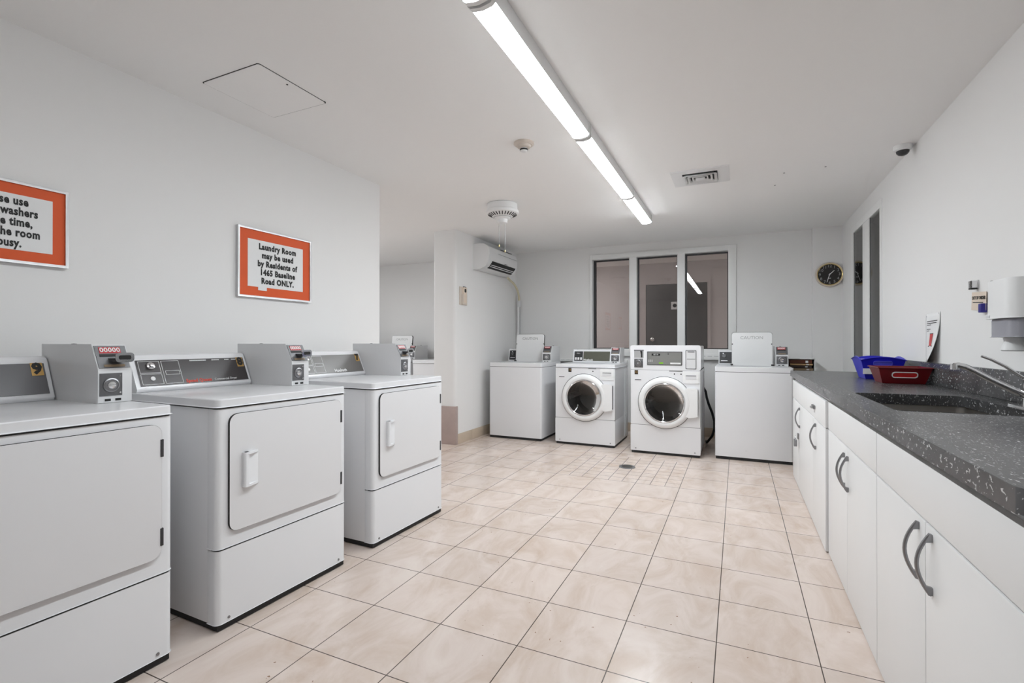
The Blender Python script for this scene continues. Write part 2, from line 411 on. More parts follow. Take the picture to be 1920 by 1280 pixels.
# corridor door seen through the glass
d1 = struct(B().build('door_1', door_m)); d1.data.clear_geometry()
B().box(-1.352, -0.426, 8.165, 8.2, 0.01, 2.09, 0.003).build('door_leaf', door_m, d1)
B().holed([(-1.40, 0), (-0.378, 0), (-0.378, 2.14), (-1.40, 2.14)], [(-1.357, 0.005), (-0.421, 0.005), (-0.421, 2.095), (-1.357, 2.095)], 8.17, 8.2, 'y').build('door_frame', corr_m, d1)
kb = B(); kb.lathe([(0, 0), (0.033, 0), (0.033, -0.008), (0.014, -0.014), (0.012, -0.035), (0.026, -0.045), (0.028, -0.06), (0.018, -0.068), (0, -0.07)], (-1.251, 8.165, 1.209), 'y')
kb.build('door_knob', chrome, d1)
sg = thing('door_sign', 'small white square sign on the dark corridor door', 'sign', (-0.905, 8.164, 1.745))
B().box(-0.055, 0.055, -0.006, 0, -0.06, 0.06, 0.002).build('sign_plate', white_pl, sg)
B().lathe([(0, -0.0065), (0.03, -0.0065), (0.03, -0.0075), (0, -0.0075)], (0, 0, 0), 'y').build('sign_dot', ink, sg)
cl = thing('corridor_fill_lamp', 'unseen lamp panel added to light the corridor behind the back window', 'lamp', (-2.3, 6.95, H))  # unseen panels, added to brighten what shows through the windows
B().box(-0.32, 0.32, -0.32, 0.32, -0.03, 0, 0.004).build('lamp_body', white_pl, cl)
B().box(-0.29, 0.29, -0.29, 0.29, -0.034, -0.0305).build('diffuser', corr_fill, cl)
cl3 = copy_tree(cl); cl3.location = (1.0, 6.95, H); cl3['label'] = 'unseen lamp panel added to light the right end of the corridor behind the back window'
cl2 = copy_tree(cl); cl2.location = (1.75, 4.2, H); cl2['label'] = 'unseen lamp panel added to light the side corridor right of the narrow window'

# tile skirting and marble plinth on the partition
sk = B()
for i in range(5):
    a = 4.80 + i * 0.335
    sk.box(XA, XA + 0.012, a, min(a + 0.332, YB), 0, 0.112, 0.002)
struct(sk.build('baseboard_partition', base_t))
struct(B().box(-3.22, XA + 0.004, 4.745, 4.77, 0, 0.432, 0.004).box(XA, XA + 0.016, 4.745, 4.80, 0, 0.432, 0.004).build('trim_1', marble))
bb = B().box(XA, 0.76, YB - 0.012, YB, 0, 0.112).build('baseboard_back', base_t); struct(bb)

# ------------------------------------------------------------------ ceiling things
def tube_light(y0, y1, label, lamp):
    t = thing('tube_light', label, 'ceiling light', (-0.835, (y0 + y1) / 2, H), 0, 'tube lights along the ceiling')
    L = (y1 - y0) / 2
    B().box(-0.050, 0.050, -L + 0.004, L - 0.004, -0.070, 0, 0.003).build('lamp_body', white_pl, t)
    pr = [(-0.0495, -0.0705), (-0.046, -0.0735), (-0.030, -0.079), (0, -0.082), (0.030, -0.079), (0.046, -0.0735), (0.0495, -0.0705)]
    B().prism(pr, -L + 0.022, L - 0.022, 'y').build('diffuser', lamp, t)
    for s in (-1, 1):
        e = [(-0.053, 0), (-0.053, -0.072), (-0.040, -0.084), (0, -0.0905), (0.040, -0.084), (0.053, -0.072), (0.053, 0)]
        a, b = sorted((s * (L - 0.022), s * (L - 0.002)))
        B().prism(e, a, b, 'y').build('end_cap', white_pl, t)
    return t
for y0, y1, lb, lm in ((0.13, 1.53, 'nearest tube light, cut off by the top of the photo', lamp_a),
               (1.54, 2.80, 'longest-looking tube light, between the hatch and the smoke detector', lamp_b),
               (2.81, 4.12, 'tube light second from the far end of the row', lamp_c), (4.13, 5.08, 'last tube light at the far end of the row', lamp_d)):
    tube_light(y0, y1, lb, lm)
at = tube_light(3.45, 4.75, 'tube light on the alcove ceiling behind the end of the left wall', lamp_e); at.location.x = -4.9

hatch = thing('access_hatch', 'flush square access panel in the ceiling above the dryers', 'hatch', (-2.206, 1.765, H))
B().holed(rr(-0.203, 0.203, -0.208, 0.208, 0.012, 3), rr(-0.199, 0.199, -0.204, 0.204, 0.012, 3), -0.0012, 0, 'z').build('hatch_gap', joint_m, hatch)
B().rrect(-0.199, 0.199, -0.204, 0.204, -0.003, 0, 0.012, 'z').build('hatch_panel', ceil_m, hatch)
for x, y in ((0.17, -0.02), (0.205, 0.19)): B().cyl((x, y, -0.0045), 0.005, 0.0015, 'z', 10).build('latch', ink, hatch)

fan = thing('ceiling_fan_motor', 'white bladeless ceiling fan motor with vents and two pull chains', 'ceiling fan', (-1.985, 4.10, H))
B().lathe([(0, 0), (0.135, 0), (0.14, -0.006), (0.14, -0.055), (0.15, -0.062), (0.153, -0.075), (0.15, -0.088), (0.085, -0.122), (0, -0.122)], (0, 0, 0), 'z', 40).build('motor_housing', white_pl, fan)
vs = B()
for i in range(28):
    t_ = B(); t_.box(-0.004, 0.004, 0.096, 0.137, -0.0025, 0.001)
    t_.xf(Matrix.Rotation(2 * pi * i / 28, 4, 'Z') @ Matrix.Translation((0, 0.1165, -0.1062)) @ Matrix.Rotation(0.48, 4, 'X') @ Matrix.Translation((0, -0.1165, 0)))
    me = bpy.data.meshes.new('t'); t_.bm.to_mesh(me); t_.bm.free(); vs.bm.from_mesh(me); bpy.data.meshes.remove(me)
vs.build('vent_slots', ink, fan)
B().lathe([(0, -0.122), (0.075, -0.122), (0.078, -0.130), (0.07, -0.138), (0.05, -0.142), (0.045, -0.175), (0.035, -0.18), (0, -0.18)], (0, 0, 0), 'z', 32).build('switch_cup', white_pl, fan)
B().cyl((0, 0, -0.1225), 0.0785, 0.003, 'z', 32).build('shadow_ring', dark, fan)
for x, y, ln in ((-0.028, -0.012, 0.20), (0.022, 0.01, 0.25)):
    c = B().tube([(x, y, -0.175), (x, y, -0.175 - ln)], 0.0022, 6)
    c = c.build('pull_chain', gunmetal, fan)
    B().lathe([(0, 0), (0.005, -0.003), (0.006, -0.02), (0, -0.026)], (x, y, -0.175 - ln), 'z', 10).build('chain_pull', brass, c)

sd = thing('smoke_detector', 'cream round smoke detector on the ceiling left of the tube lights', 'smoke detector', (-1.25, 2.90, H))
B().lathe([(0, 0), (0.066, 0), (0.066, -0.010), (0.055, -0.018), (0, -0.018)], (0, 0, 0), 'z', 32).build('base_plate', cream_pl, sd)
B().lathe([(0, -0.018), (0.046, -0.018), (0.042, -0.030), (0.03, -0.036), (0, -0.036)], (0, 0, 0), 'z', 28).build('detector_body', cream_pl, sd)
B().lathe([(0.022, -0.036), (0.024, -0.044), (0.024, -0.050), (0.016, -0.058), (0, -0.058)], (0, 0, 0), 'z', 24).build('sensor_cap', white_pl, sd)
B().lathe([(0.0245, -0.040), (0.0262, -0.041), (0.0262, -0.049), (0.0245, -0.050)], (0, 0, 0), 'z', 24).build('sensor_slots', ink, sd)

vent = thing('ceiling_vent', 'white square louvred ceiling vent right of the tube lights', 'vent', (-0.259, 4.05, H))
B().holed([(-0.205, -0.185), (0.205, -0.185), (0.205, 0.185), (-0.205, 0.185)], [(-0.125, -0.115), (0.125, -0.115), (0.125, 0.115), (-0.125, 0.115)], -0.008, 0, 'z', 0.001).build('vent_frame', white_pl, vent)
B().box(-0.125, 0.125, -0.115, 0.115, -0.003, 0).build('vent_throat', ink, vent)
for k, s in enumerate((0.98, 0.72, 0.46)):
    a, b = 0.125 * s, 0.115 * s
    lo = B(); z0 = -0.026 + 0.002 * k
    t = lo.bm
    def ring(f, z): return [t.verts.new((x * a * f, y * b * f, z)) for x, y in ((-1, -1), (1, -1), (1, 1), (-1, 1))]
    A = ring(1.0, z0); C = ring(0.80, -0.006)
    for i in range(4): t.faces.new((A[i], A[(i + 1) % 4], C[(i + 1) % 4], C[i]))
    me_o = lo.build('louvre', white_pl, vent)
    sm = me_o.modifiers.new('thick', 'SOLIDIFY'); sm.thickness = 0.003
B().box(-0.034, 0.034, -0.03, 0.03, -0.024, -0.019, 0.001).build('vent_centre', white_pl, vent)

dc = thing('dome_camera', 'white dome security camera in the ceiling corner at right', 'security camera', (0.985, 3.98, H))
B().lathe([(0, 0), (0.052, 0), (0.054, -0.012), (0.048, -0.028), (0.036, -0.034), (0, -0.034)], (0, 0, 0), 'z', 28).build('camera_base', white_pl, dc)
B().lathe([(0.036, -0.034), (0.034, -0.046), (0.024, -0.058), (0.01, -0.064), (0, -0.065)], (0, 0, 0), 'z', 24).build('dome', dark, dc)
for i, (x, y) in enumerate(((0.323, 4.236), (0.587, 4.209), (0.28, 4.534))):
    o = B().lathe([(0, -0.004), (0.006, -0.003), (0.007, 0)], (0, 0, 0), 'z', 10).build('ceiling_screw', gunmetal)
    o.location = (x, y, H - 0.0004)
    tag(o, ('tiny dark screw in the ceiling, middle of the three right of the vent', 'tiny dark screw in the ceiling, rightmost of the three right of the vent',
            'tiny dark screw in the ceiling, lowest of the three right of the vent')[i], 'screw', 'screws left in the ceiling')

# ------------------------------------------------------------------ wall air conditioner
ac = thing('air_conditioner', 'white wall mounted split air conditioner beside the corner', 'air conditioner', (XA, 5.59, 2.19))
prof = [(0, -0.15), (0.10, -0.145), (0.165, -0.115), (0.205, -0.06), (0.215, 0.0), (0.213, 0.07), (0.195, 0.115), (0.15, 0.142), (0.08, 0.15), (0, 0.15)]
B().prism(prof, -0.415, 0.415, 'y', 0.006, 2, 60).build('casing', white_pl, ac)
def ac_pt(t, off=0.0):  # point along lower front curve
    a, b = Vector(prof[3]), Vector(prof[1]); q = a + (b - a) * t; n = Vector((b.y - a.y, -(b.x - a.x))).normalized() * -1
    return q - n * off
sl = B()
sl.prism([(0.2125, -0.052), (0.2078, -0.0615), (0.1675, -0.1175), (0.140, -0.1305), (0.139, -0.1275), (0.165, -0.114), (0.204, -0.059), (0.209, -0.050)], -0.31, 0.36, 'y')
sl.build('air_slot', ink, ac)
for k in range(2):
    f = 0.50 + 0.32 * k
    x, z = 0.2078 - 0.0403 * f, -0.0615 - 0.056 * f
    B().prism([(x, z), (x + 0.004, z - 0.003), (x, z - 0.009), (x - 0.004, z - 0.006)], -0.30, 0.35, 'y').build('louvre', white_pl, ac)
B().prism([(0.2155, 0.055), (0.2175, 0.055), (0.2165, 0.059), (0.2145, 0.059)], -0.16, 0.40, 'y').build('panel_seam', gunmetal, ac)
B().box(0.2145, 0.2165, 0.02, 0.10, -0.045, -0.037).build('maker_badge', gunmetal, ac)
g = B()
for i in range(7): g.box(0.03 + 0.018 * i, 0.04 + 0.018 * i, 0.05, 0.39, 0.1495, 0.154)
g.build('top_grille', dark, ac)
hose = thing('air_conditioner_hose', 'beige insulated hose curving from the air conditioner into a wall conduit', 'hose', (-2.80, 5.95, 2.022))
pts = [(0, 0, 0)] + [(-0.03 * t, 0.44 * sin(t * pi / 2), -0.02 - 0.26 * (1 - cos(t * pi / 2))) for t in [i / 8 for i in range(1, 9)]]
B().tube(pts, 0.015, 10).build('insulated_hose', mat('beige_insulation', srgb(214, 204, 176), 0.6, var=0.05), hose)
B().box(-0.055, -0.01, 0.415, 0.465, -0.36, -0.27, 0.004).build('hose_joint', greyenamel, hose)
B().box(-0.050, -0.018, 0.425, 0.455, -2.03, -0.36, 0.003).build('conduit', white_pl, hose)
B().box(-0.016, -0.013, 0.431, 0.441, -1.95, -0.36).build('conduit_seam', gunmetal, hose)
rm = thing('remote_holder', 'beige remote control in its holder on the partition wall', 'remote control', (XA, 4.935, 1.695))
B().box(0, 0.008, -0.085, 0.085, -0.105, 0.105, 0.003).build('back_plate', cream_pl, rm)
B().rrect(-0.05, 0.05, -0.10, 0.02, 0.008, 0.030, 0.01, 'x', 0.003).build('pocket', cream_pl, rm)
r_ = B().rrect(-0.033, 0.033, -0.085, 0.10, 0.010, 0.034, 0.012, 'x', 0.004).build('remote', note_m, rm)
B().rrect(-0.02, 0.018, 0.04, 0.082, 0.034, 0.036, 0.012, 'x').build('screen', ink, r_)
B().rrect(-0.026, 0.026, 0.098, 0.107, 0.015, 0.030, 0.002, 'x').build('clip', ink, rm)

# ------------------------------------------------------------------ signs on the left wall
def sign(y0, y1, z0, z1, margin, lines, size, label, yc, zc, bold, lspace, sx, tab=False):
    t = thing('framed_sign', label, 'sign', (XL, (y0 + y1) / 2, (z0 + z1) / 2), 0, 'framed signs on the left wall')
    a, b = (y1 - y0) / 2, (z1 - z0) / 2
    B().holed([(-a, -b), (a, -b), (a, b), (-a, b)], [(-a + 0.011, -b + 0.011), (a - 0.011, -b + 0.011), (a - 0.011, b - 0.011), (-a + 0.011, b - 0.011)], 0, 0.022, 'x', 0.002).build('frame', alu, t)
    B().box(0.002, 0.014, -a + 0.010, a - 0.010, -b + 0.010, b - 0.010).build('mat_board', orange, t)
    pp = B().box(0.0142, 0.0158, -a + margin, a - margin, -b + margin, b - margin).build('sheet', paper, t)
    if tab: B().box(0.016, 0.0168, -a + 0.135, -a + 0.195, -b + margin - 0.02, -b + margin + 0.01).build('paper_tab', paper, t)
    for i, l in enumerate(lines):
        text('lettering', l, size, ink, pp, frame((0.0166, yc, zc + (len(lines) / 2 - 0.5 - i) * lspace), (0, 1, 0), (0, 0, 1)), bold, sx=sx)
sign(1.918, 2.455, 1.424, 1.840, 0.066, ['Laundry Room', 'may be used', 'by Residents of', '1465 Baseline', 'Road ONLY.'], 0.049,
     'silver framed orange sign headed Laundry Room above the middle dryer', 0.008, 0.0, 0.050, 0.052, 0.84, True)
sign(0.700, 1.125, 1.472, 1.802, 0.053, ['Please use', 'fewer washers', 'at one time,', 'when the room', 'is busy.'], 0.046,
     'silver framed orange sign about washers, cut off at the left edge', 0.008, 0.0, 0.036, 0.0425, 0.70)

# ------------------------------------------------------------------ coin boxes shared by the machines
def coin_box(root, x0, x1, y0, y1, z0, z1, tongue=True):
    """coin meter housing bolted on a machine's top, front lower face at y0"""
    h = z1 - z0; zs = z0 + 0.57 * h; yt = y0 + 0.048
    cb = B().prism([(y0, z0), (y0, zs), (yt, z1), (y1, z1), (y1, z0)], x0, x1, 'x', 0.003).build('coin_box', greyenamel, root)
    def slope(u, t, off):   # u 0..1 across, t 0..1 up the slanted face
        d = Vector((0, yt - y0, z1 - zs)); n = Vector((0, -d.z, d.y)).normalized()
        return Vector((x0 + (x1 - x0) * u, y0, zs)) + d * t + n * off
    B().quad(slope(0.05, 0.06, 0.001), slope(0.95, 0.06, 0.001), slope(0.95, 0.95, 0.001), slope(0.05, 0.95, 0.001), 0.002).build('coin_slot_plate', plate_m, cb)
    ds = B().quad(slope(0.16, 0.64, 0.003), slope(0.78, 0.64, 0.003), slope(0.78, 0.88, 0.003), slope(0.16, 0.88, 0.003), 0.0015).build('price_display', red_d, cb)
    d = (slope(0, 1, 0) - slope(0, 0, 0)).normalized()
    text('price_digits', '00000', 0.026 * h / 0.22, white_txt, cb, frame(slope(0.47, 0.76, 0.0052), (1, 0, 0), d), 0.02)
    B().quad(slope(0.14, 0.50, 0.003), slope(0.80, 0.50, 0.003), slope(0.80, 0.60, 0.003), slope(0.14, 0.60, 0.003), 0.001).build('coin_chute', ink, cb)
    B().quad(slope(0.20, 0.10, 0.003), slope(0.80, 0.10, 0.003), slope(0.80, 0.19, 0.003), slope(0.20, 0.19, 0.003), 0.001).build('brown_strip', MATS['book_cover_d'], cb)
    if tongue:
        p = slope(0.74, 0.33, 0)
        p.x -= 0.012; p.z += 0.006
        B().box(p.x - 0.030, p.x + 0.014, p.y - 0.036, p.y + 0.004, p.z - 0.006, p.z + 0.006, 0.001).build('coin_slide', dark, cb)
        B().rrect(p.x - 0.026, p.x + 0.030, p.z - 0.006, p.z + 0.024, p.y - 0.048, p.y - 0.036, 0.010, 'y', 0.003).build('slide_handle', chrome, cb)
        B().rrect(p.x - 0.018, p.x + 0.022, p.z + 0.001, p.z + 0.017, p.y - 0.0495, p.y - 0.048, 0.006, 'y').build('slide_label', ink, cb)
    # lock plate on the lower face
    w = x1 - x0; lx0, lx1 = (x0 + 0.05 * w, x0 + 0.70 * w) if tongue else (x0 + 0.08 * w, x0 + 0.92 * w)
    lp = B().box(lx0, lx1, y0 - 0.002, y0, z0 + 0.12 * h, zs - 0.06 * h, 0.0005).build('lock_plate', plate_m, cb)
    c = ((lx0 + lx1) / 2, y0 - 0.002, (z0 + zs) / 2 + 0.02 * h); R = 0.30 * (lx1 - lx0)
    B().lathe([(R * 1.25, 0), (R * 1.2, -0.004), (R, -0.006), (R * 0.9, -0.003), (0, -0.003)], c, 'y', 28).build('lock_collar', gunmetal, cb)
    B().lathe([(0, 0), (R * 0.6, 0), (R * 0.6, -0.008), (R * 0.25, -0.010), (0, -0.010)], c, 'y', 20).build('lock', chrome, cb)
    for sz in (z0 + 0.17 * h, zs - 0.11 * h):
        B().lathe([(0.004, 0), (0.003, -0.002), (0, -0.002)], (lx1 - 0.007, y0 - 0.002, sz), 'y', 10).build('rivet', chrome, cb)
    for q in (0.2, 0.5):
        B().box(x0 + q * w, x0 + (q + 0.17) * w, y0 - 0.001, y0 + 0.001, z0 + 0.03 * h, z0 + 0.07 * h).build('drain_notch', ink, cb)
    B().lathe([(0, 0), (0.009, 0), (0.009, 0.004), (0, 0.005)], (x0 + 0.5 * w, y0 + (y1 - y0) * 0.72, z1), 'z', 12).build('top_lock', ink, cb)
    return cb

def number_sticker(con, M, digit, w=0.036, h=0.054):
    st = B().box(-w / 2, w / 2, -h / 2, h / 2, 0, 0.001).xf(M).build('number_sticker', gold, con)
    text('number', digit, h * 1.12, ink, con, M @ Matrix.Translation((0, 0.001, 0.0016)), 0.06, sx=0.95)
    return st

# ------------------------------------------------------------------ dryers
W2 = 0.3415
def make_dryer(label, y, digit, face, brand):
    X = -1.858 + 0.0244 * (y - 1.612)
    t = thing('clothes_dryer', label, 'dryer', (X, y, 0), pi / 2 - 0.0244, 'coin dryers along the left wall')
    B().box(-W2 + 0.008, W2 - 0.008, 0.008, 0.70, 0.004, 0.032).build('base', black, t)
    B().box(-W2 + 0.002, W2 - 0.002, 0.0605, 0.71, 0.03, 0.886, 0.002).build('cabinet', enamel, t)
    def wrap(z0, z1): # front panel with rounded vertical corners
        r = 0.022; pts = []
        for cx, a in ((W2 - r, 270), (-W2 + r, 180)):
            arc = [(cx + r * cos(radians(a + 90 * i / 6)), r + r * sin(radians(a + 90 * i / 6))) for i in range(7)]
            pts += arc if a == 270 else arc
        # order: left corner arc, right corner arc, back
        left = [(-W2 + r + r * cos(radians(180 + 90 * i / 6)), r + r * sin(radians(180 + 90 * i / 6))) for i in range(7)]
        right = [(W2 - r + r * cos(radians(270 + 90 * i / 6)), r + r * sin(radians(270 + 90 * i / 6))) for i in range(7)]
        return B().prism(left + right + [(W2, 0.0595), (-W2, 0.0595)], z0, z1, 'z', 0.003, 2, 60)
    wrap(0.328, 0.886).build('front_panel', enamel, t)
    wrap(0.030, 0.322).build('lower_panel', enamel, t)
    B().rrect(-W2 + 0.002, W2 - 0.002, 0.002, 0.055, 0.318, 0.332, 0.02, 'z').build('panel_gap_shade', joint_m, t)  # dark strip paints the shade inside the gap between the panels
    for s in (-1, 1):
        B().lathe([(0.006, 0), (0.005, -0.003), (0, -0.003)], (s * (W2 - 0.05), 0.0, 0.046), 'y', 10).build('screw', gunmetal, t)
    # top
    dk = B(); dk.rrect(-W2, W2, 0.0, 0.71, 0.8925, 0.925, 0.022, 'z', 0.007, 5, 3)
    dk.build('top_deck', enamel, t)
    B().rrect(-W2 + 0.003, W2 - 0.003, 0.003, 0.70, 0.884, 0.894, 0.02, 'z').build('deck_seam', joint_m, t)
    # door
    x0, x1, z0, z1 = -0.292, 0.294, 0.392, 0.858
    d = B().rrect(x0, x1, z0, z1, -0.011, 0.0, 0.032, 'y', 0.004).build('door', enamel, t)
    B().rrect(x0 - 0.0045, x1 + 0.0045, z0 - 0.0045, z1 + 0.0045, -0.0104, 0.001, 0.036, 'y').build('door_gasket', joint_m, d)
    hx, hz0, hz1 = -0.243, 0.558, 0.700
    h = B()
    h.prism([(hx, -0.010), (hx, -0.026), (hx + 0.005, -0.030), (hx + 0.020, -0.030), (hx + 0.026, -0.0125), (hx + 0.072, -0.0115), (hx + 0.072, -0.010)], hz0, hz1, 'z', 0.0015)
    for a in (hz0, hz1 - 0.009):
        h.prism([(hx + 0.004, -0.010), (hx + 0.004, -0.029), (hx + 0.022, -0.030), (hx + 0.072, -0.0125), (hx + 0.072, -0.010)], a, a + 0.009, 'z', 0.0015)
    h.build('door_handle', enamel, d)
    for za in (0.43, 0.745):
        B().box(x1 - 0.001, x1 + 0.009, -0.0135, 0, za, za + 0.062, 0.001).build('hinge', dark, d)
    # console
    c0, c1 = -W2 + 0.004, 0.226
    con = B().prism([(0.585, 0.924), (0.577, 0.938), (0.640, 1.074), (0.650, 1.090), (0.668, 1.097), (0.70, 1.097), (0.70, 0.924)], c0, c1, 'x', 0.006, 3, 40).build('console', enamel, t)
    P0, P1 = Vector((0, 0.577, 0.938)), Vector((0, 0.640, 1.074)); dd = (P1 - P0).normalized(); nn = Vector((0, -dd.z, dd.y))
    L = (P1 - P0).length
    def q(x, s, off=0.0): return P0 + dd * (s * L) + nn * off + Vector((x, 0, 0))
    f0, f1, s0, s1 = c0 + 0.022, c1 - 0.016, 0.10, 0.96
    B().quad(q(f0, s0, 0.0004), q(f1, s0, 0.0004), q(f1, s1, 0.0004), q(f0, s1, 0.0004), 0.0025).build('control_face', face, con)
    fo = 0.0034
    def MF(x, s): return frame(q(x, s, fo), (1, 0, 0), dd)
    def box_line(xa, xb, sa, sb, m=white_txt, wd=0.0016):
        b = B()
        for A in ((xa, xb, sa, sa + wd / L), (xa, xb, sb - wd / L, sb), (xa, xa + wd, sa, sb), (xb - wd, xb, sa, sb)):
            b.quad(q(A[0], A[2], fo - 0.0005), q(A[1], A[2], fo - 0.0005), q(A[1], A[3], fo - 0.0005), q(A[0], A[3], fo - 0.0005), 0.0006)
        return b.build('printed_frame', m, con)
    box_line(f0 + 0.008, f0 + 0.098, 0.52, 0.92); box_line(f0 + 0.008, f0 + 0.098, 0.14, 0.49)
    box_line(f0 + 0.106, f0 + 0.186, 0.14, 0.92); box_line(f0 + 0.116, f0 + 0.180, 0.44, 0.58)
    kn = B().lathe([(0, 0), (0.019, 0), (0.017, 0.010), (0.010, 0.012), (0.008, 0.022), (0, 0.023)], (0, 0, 0), 'z', 20).xf(MF(f0 + 0.055, 0.74)).build('dial', chrome, con)
    B().lathe([(0, 0), (0.010, 0), (0.010, 0.003), (0, 0.003)], (0, 0, 0), 'z', 16).xf(MF(f0 + 0.055, 0.33)).build('start_button', white_txt, con)
    if brand == 'A':
        text('printed_name', 'Speed Queen', 0.024, red_txt, con, MF(f0 + 0.262, 0.185), 0.03, sx=0.9)
        text('printed_name', 'Commercial Dryer', 0.0165, white_txt, con, MF(f0 + 0.400, 0.185), 0.0, sx=0.95)
        for xa, n in ((f0 + 0.24, 16), (f0 + 0.35, 8), (f0 + 0.42, 5), (f0 + 0.458, 8)):
            b = B()
            for k in range(n): b.quad(q(xa + 0.0052 * k, 0.885, fo - 0.0005), q(xa + 0.0052 * k + 0.0032, 0.885, fo - 0.0005), q(xa + 0.0052 * k + 0.0032, 0.92, fo - 0.0005), q(xa + 0.0052 * k, 0.92, fo - 0.0005), 0.0006)
            b.build('printed_heading', white_txt, con)
    elif brand == 'B':
        text('printed_name', 'Huebsch', 0.030, white_txt, con, MF(f0 + 0.315, 0.20), 0.03, sx=0.95)
    number_sticker(con, MF(f1 - 0.024, 0.79), digit)
    coin_box(t, W2 - 0.112, W2, 0.270, 0.70, 0.9255, 1.143)
    return t
make_dryer('white coin dryer numbered 9, nearest and cut off by the left edge', 0.766, '9', face_grey, '')
make_dryer('white coin dryer numbered 8 with a red name on its dark console', 1.612, '8', face_dark, 'A')
make_dryer('white coin dryer numbered 7, farthest of the row at the wall end', 2.498, '7', face_tan, 'B')

# ------------------------------------------------------------------ washers
GROUPW = 'washers against the back wall'
def front_loader(label, x, y, tall, number=''):
    t = thing('washing_machine', label, 'washer', (x, y, 0), 0, GROUPW)
    zt = 0.874
    B().box(-W2 + 0.008, W2 - 0.008, 0.006, 0.69, 0.002, 0.032).build('base', black, t)
    cx, cz = 0.0, 0.538
    ca = B()
    ca.box(-W2 + 0.001, W2 - 0.001, 0.03, 0.70, 0.03, 0.30, 0.002)
    ca.box(-W2 + 0.001, -W2 + 0.01, 0.03, 0.70, 0.30, zt - 0.003); ca.box(W2 - 0.01, W2 - 0.001, 0.03, 0.70, 0.30, zt - 0.003)
    ca.box(-W2 + 0.01, W2 - 0.01, 0.69, 0.70, 0.30, zt - 0.003)
    for s in (-1, 1):
        ca.box(s * W2 - 0.0012, s * W2 + 0.0012, 0.58, 0.592, 0.05, zt - 0.03); ca.box(s * W2 - 0.0012, s * W2 + 0.0012, 0.50, 0.505, 0.05, zt - 0.03)
    ca.build('cabinet', enamel, t)
    B().holed(rr(-W2, W2, 0.302, zt - 0.004, 0.006, 2), circ(cx, cz, 0.188), 0.0, 0.03, 'y').build('front_panel', enamel, t)
    B().rrect(-W2, W2, 0.030, 0.296, 0.0, 0.03, 0.006, 'y', 0.003, 2).build('lower_panel', enamel, t)
    B().box(-W2 + 0.002, W2 - 0.002, 0.0015, 0.03, 0.292, 0.306).build('panel_gap_shade', joint_m, t)  # shade of the open panel gap laid in as a dark strip
    for s in (-1, 1): B().lathe([(0.007, 0), (0.006, -0.003), (0, -0.003)], (s * (W2 - 0.05), 0, 0.05), 'y', 10).build('screw', gunmetal, t)
    # drum behind the glass
    dr = B().lathe([(0.19, 0.012), (0.19, 0.06), (0.23, 0.08), (0.235, 0.40), (0.20, 0.44), (0, 0.45)], (cx, 0, cz), 'y', 40).build('drum', steel, t)
    bf = B()
    for k in range(3):
        b_ = B(); b_.prism([(-0.03, 0.232), (0.03, 0.232), (0.012, 0.16), (-0.012, 0.16)], 0.10, 0.42, 'y', 0.006)
        b_.xf(Matrix.Translation((cx, 0, cz)) @ Matrix.Rotation(0.5 + 2 * pi * k / 3, 4, 'Y'))
        me = bpy.data.meshes.new('t'); b_.bm.to_mesh(me); b_.bm.free(); bf.bm.from_mesh(me); bpy.data.meshes.remove(me)
    bf.build('drum_fin', gunmetal, dr)
    # door
    dd = B()
    dd.lathe([(0.199, 0.0), (0.199, -0.030), (0.206, -0.042), (0.222, -0.046), (0.244, -0.040), (0.258, -0.024), (0.264, 0.0)], (cx, 0, cz), 'y', 56)
    x_r, za, zb = W2 - 0.026, 0.415, 0.692
    B().lathe([(0.260, 0.0), (0.268, 0.0), (0.268, -0.0015), (0.260, -0.0015)], (cx, 0, cz), 'y', 56).build('door_gap_shade', joint_m, t)  # thin dark ring, shade of the gap around the door put in as colour
    dd.prism([(0.20, za + 0.01), (0.235, za - 0.01), (x_r - 0.012, za), (x_r, za + 0.012), (x_r, zb - 0.012), (x_r - 0.012, zb), (0.215, zb + 0.0), (0.20, zb - 0.02), (0.222, 0.56)], -0.040, 0.0, 'y', 0.006)
    door = dd.build('door', white_pl, t)
    B().box(x_r - 0.003, x_r + 0.007, -0.034, -0.001, za + 0.01, zb - 0.01, 0.001).build('door_handle', ink, door)
    B().lathe([(0.199, -0.004), (0.200, -0.042), (0.194, -0.045), (0.188, -0.040), (0.187, -0.004)], (cx, 0, cz), 'y', 56).build('chrome_rim', chrome, door)
    B().lathe([(0.187, -0.026), (0.183, -0.026), (0.181, 0.005), (0.180, 0.03), (0.184, 0.035), (0.187, 0.0)], (cx, 0, cz), 'y', 48).build('door_seal', dark, door)
    B().lathe([(0.187, -0.036), (0.178, -0.030), (0.155, -0.012), (0.12, 0.006), (0.07, 0.018), (0, 0.022)], (cx, 0, cz), 'y', 48).build('door_glass', port_m, door)
    # detergent drawer, badge
    dg = B().rrect(0.180, W2 - 0.014, 0.745, 0.862, -0.006, 0.0, 0.008, 'y', 0.002).build('detergent_drawer', white_pl, t)
    B().rrect(0.205, 0.306, 0.786, 0.822, -0.0085, -0.006, 0.006, 'y').build('drawer_grip', greyenamel, dg)
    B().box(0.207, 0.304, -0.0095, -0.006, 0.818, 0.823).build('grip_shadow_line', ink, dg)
    bx = -0.17 if not tall else -0.285
    st = B().box(bx - 0.018, bx + 0.018, -0.0012, 0, 0.822, 0.866).build('number_sticker', ink, t)
    text('number', number, 0.032, gold, st, frame((bx, -0.002, 0.845), (1, 0, 0), (0, 0, 1)), 0.02, sx=0.8)
    B().box(-0.30, -0.235, -0.0012, 0, 0.762, 0.769).build('maker_badge', ink, t)
    B().box(0.045, 0.135 if not tall else 0.175, -0.0012, 0, 0.860, 0.866).build('instruction_line', ink, t)
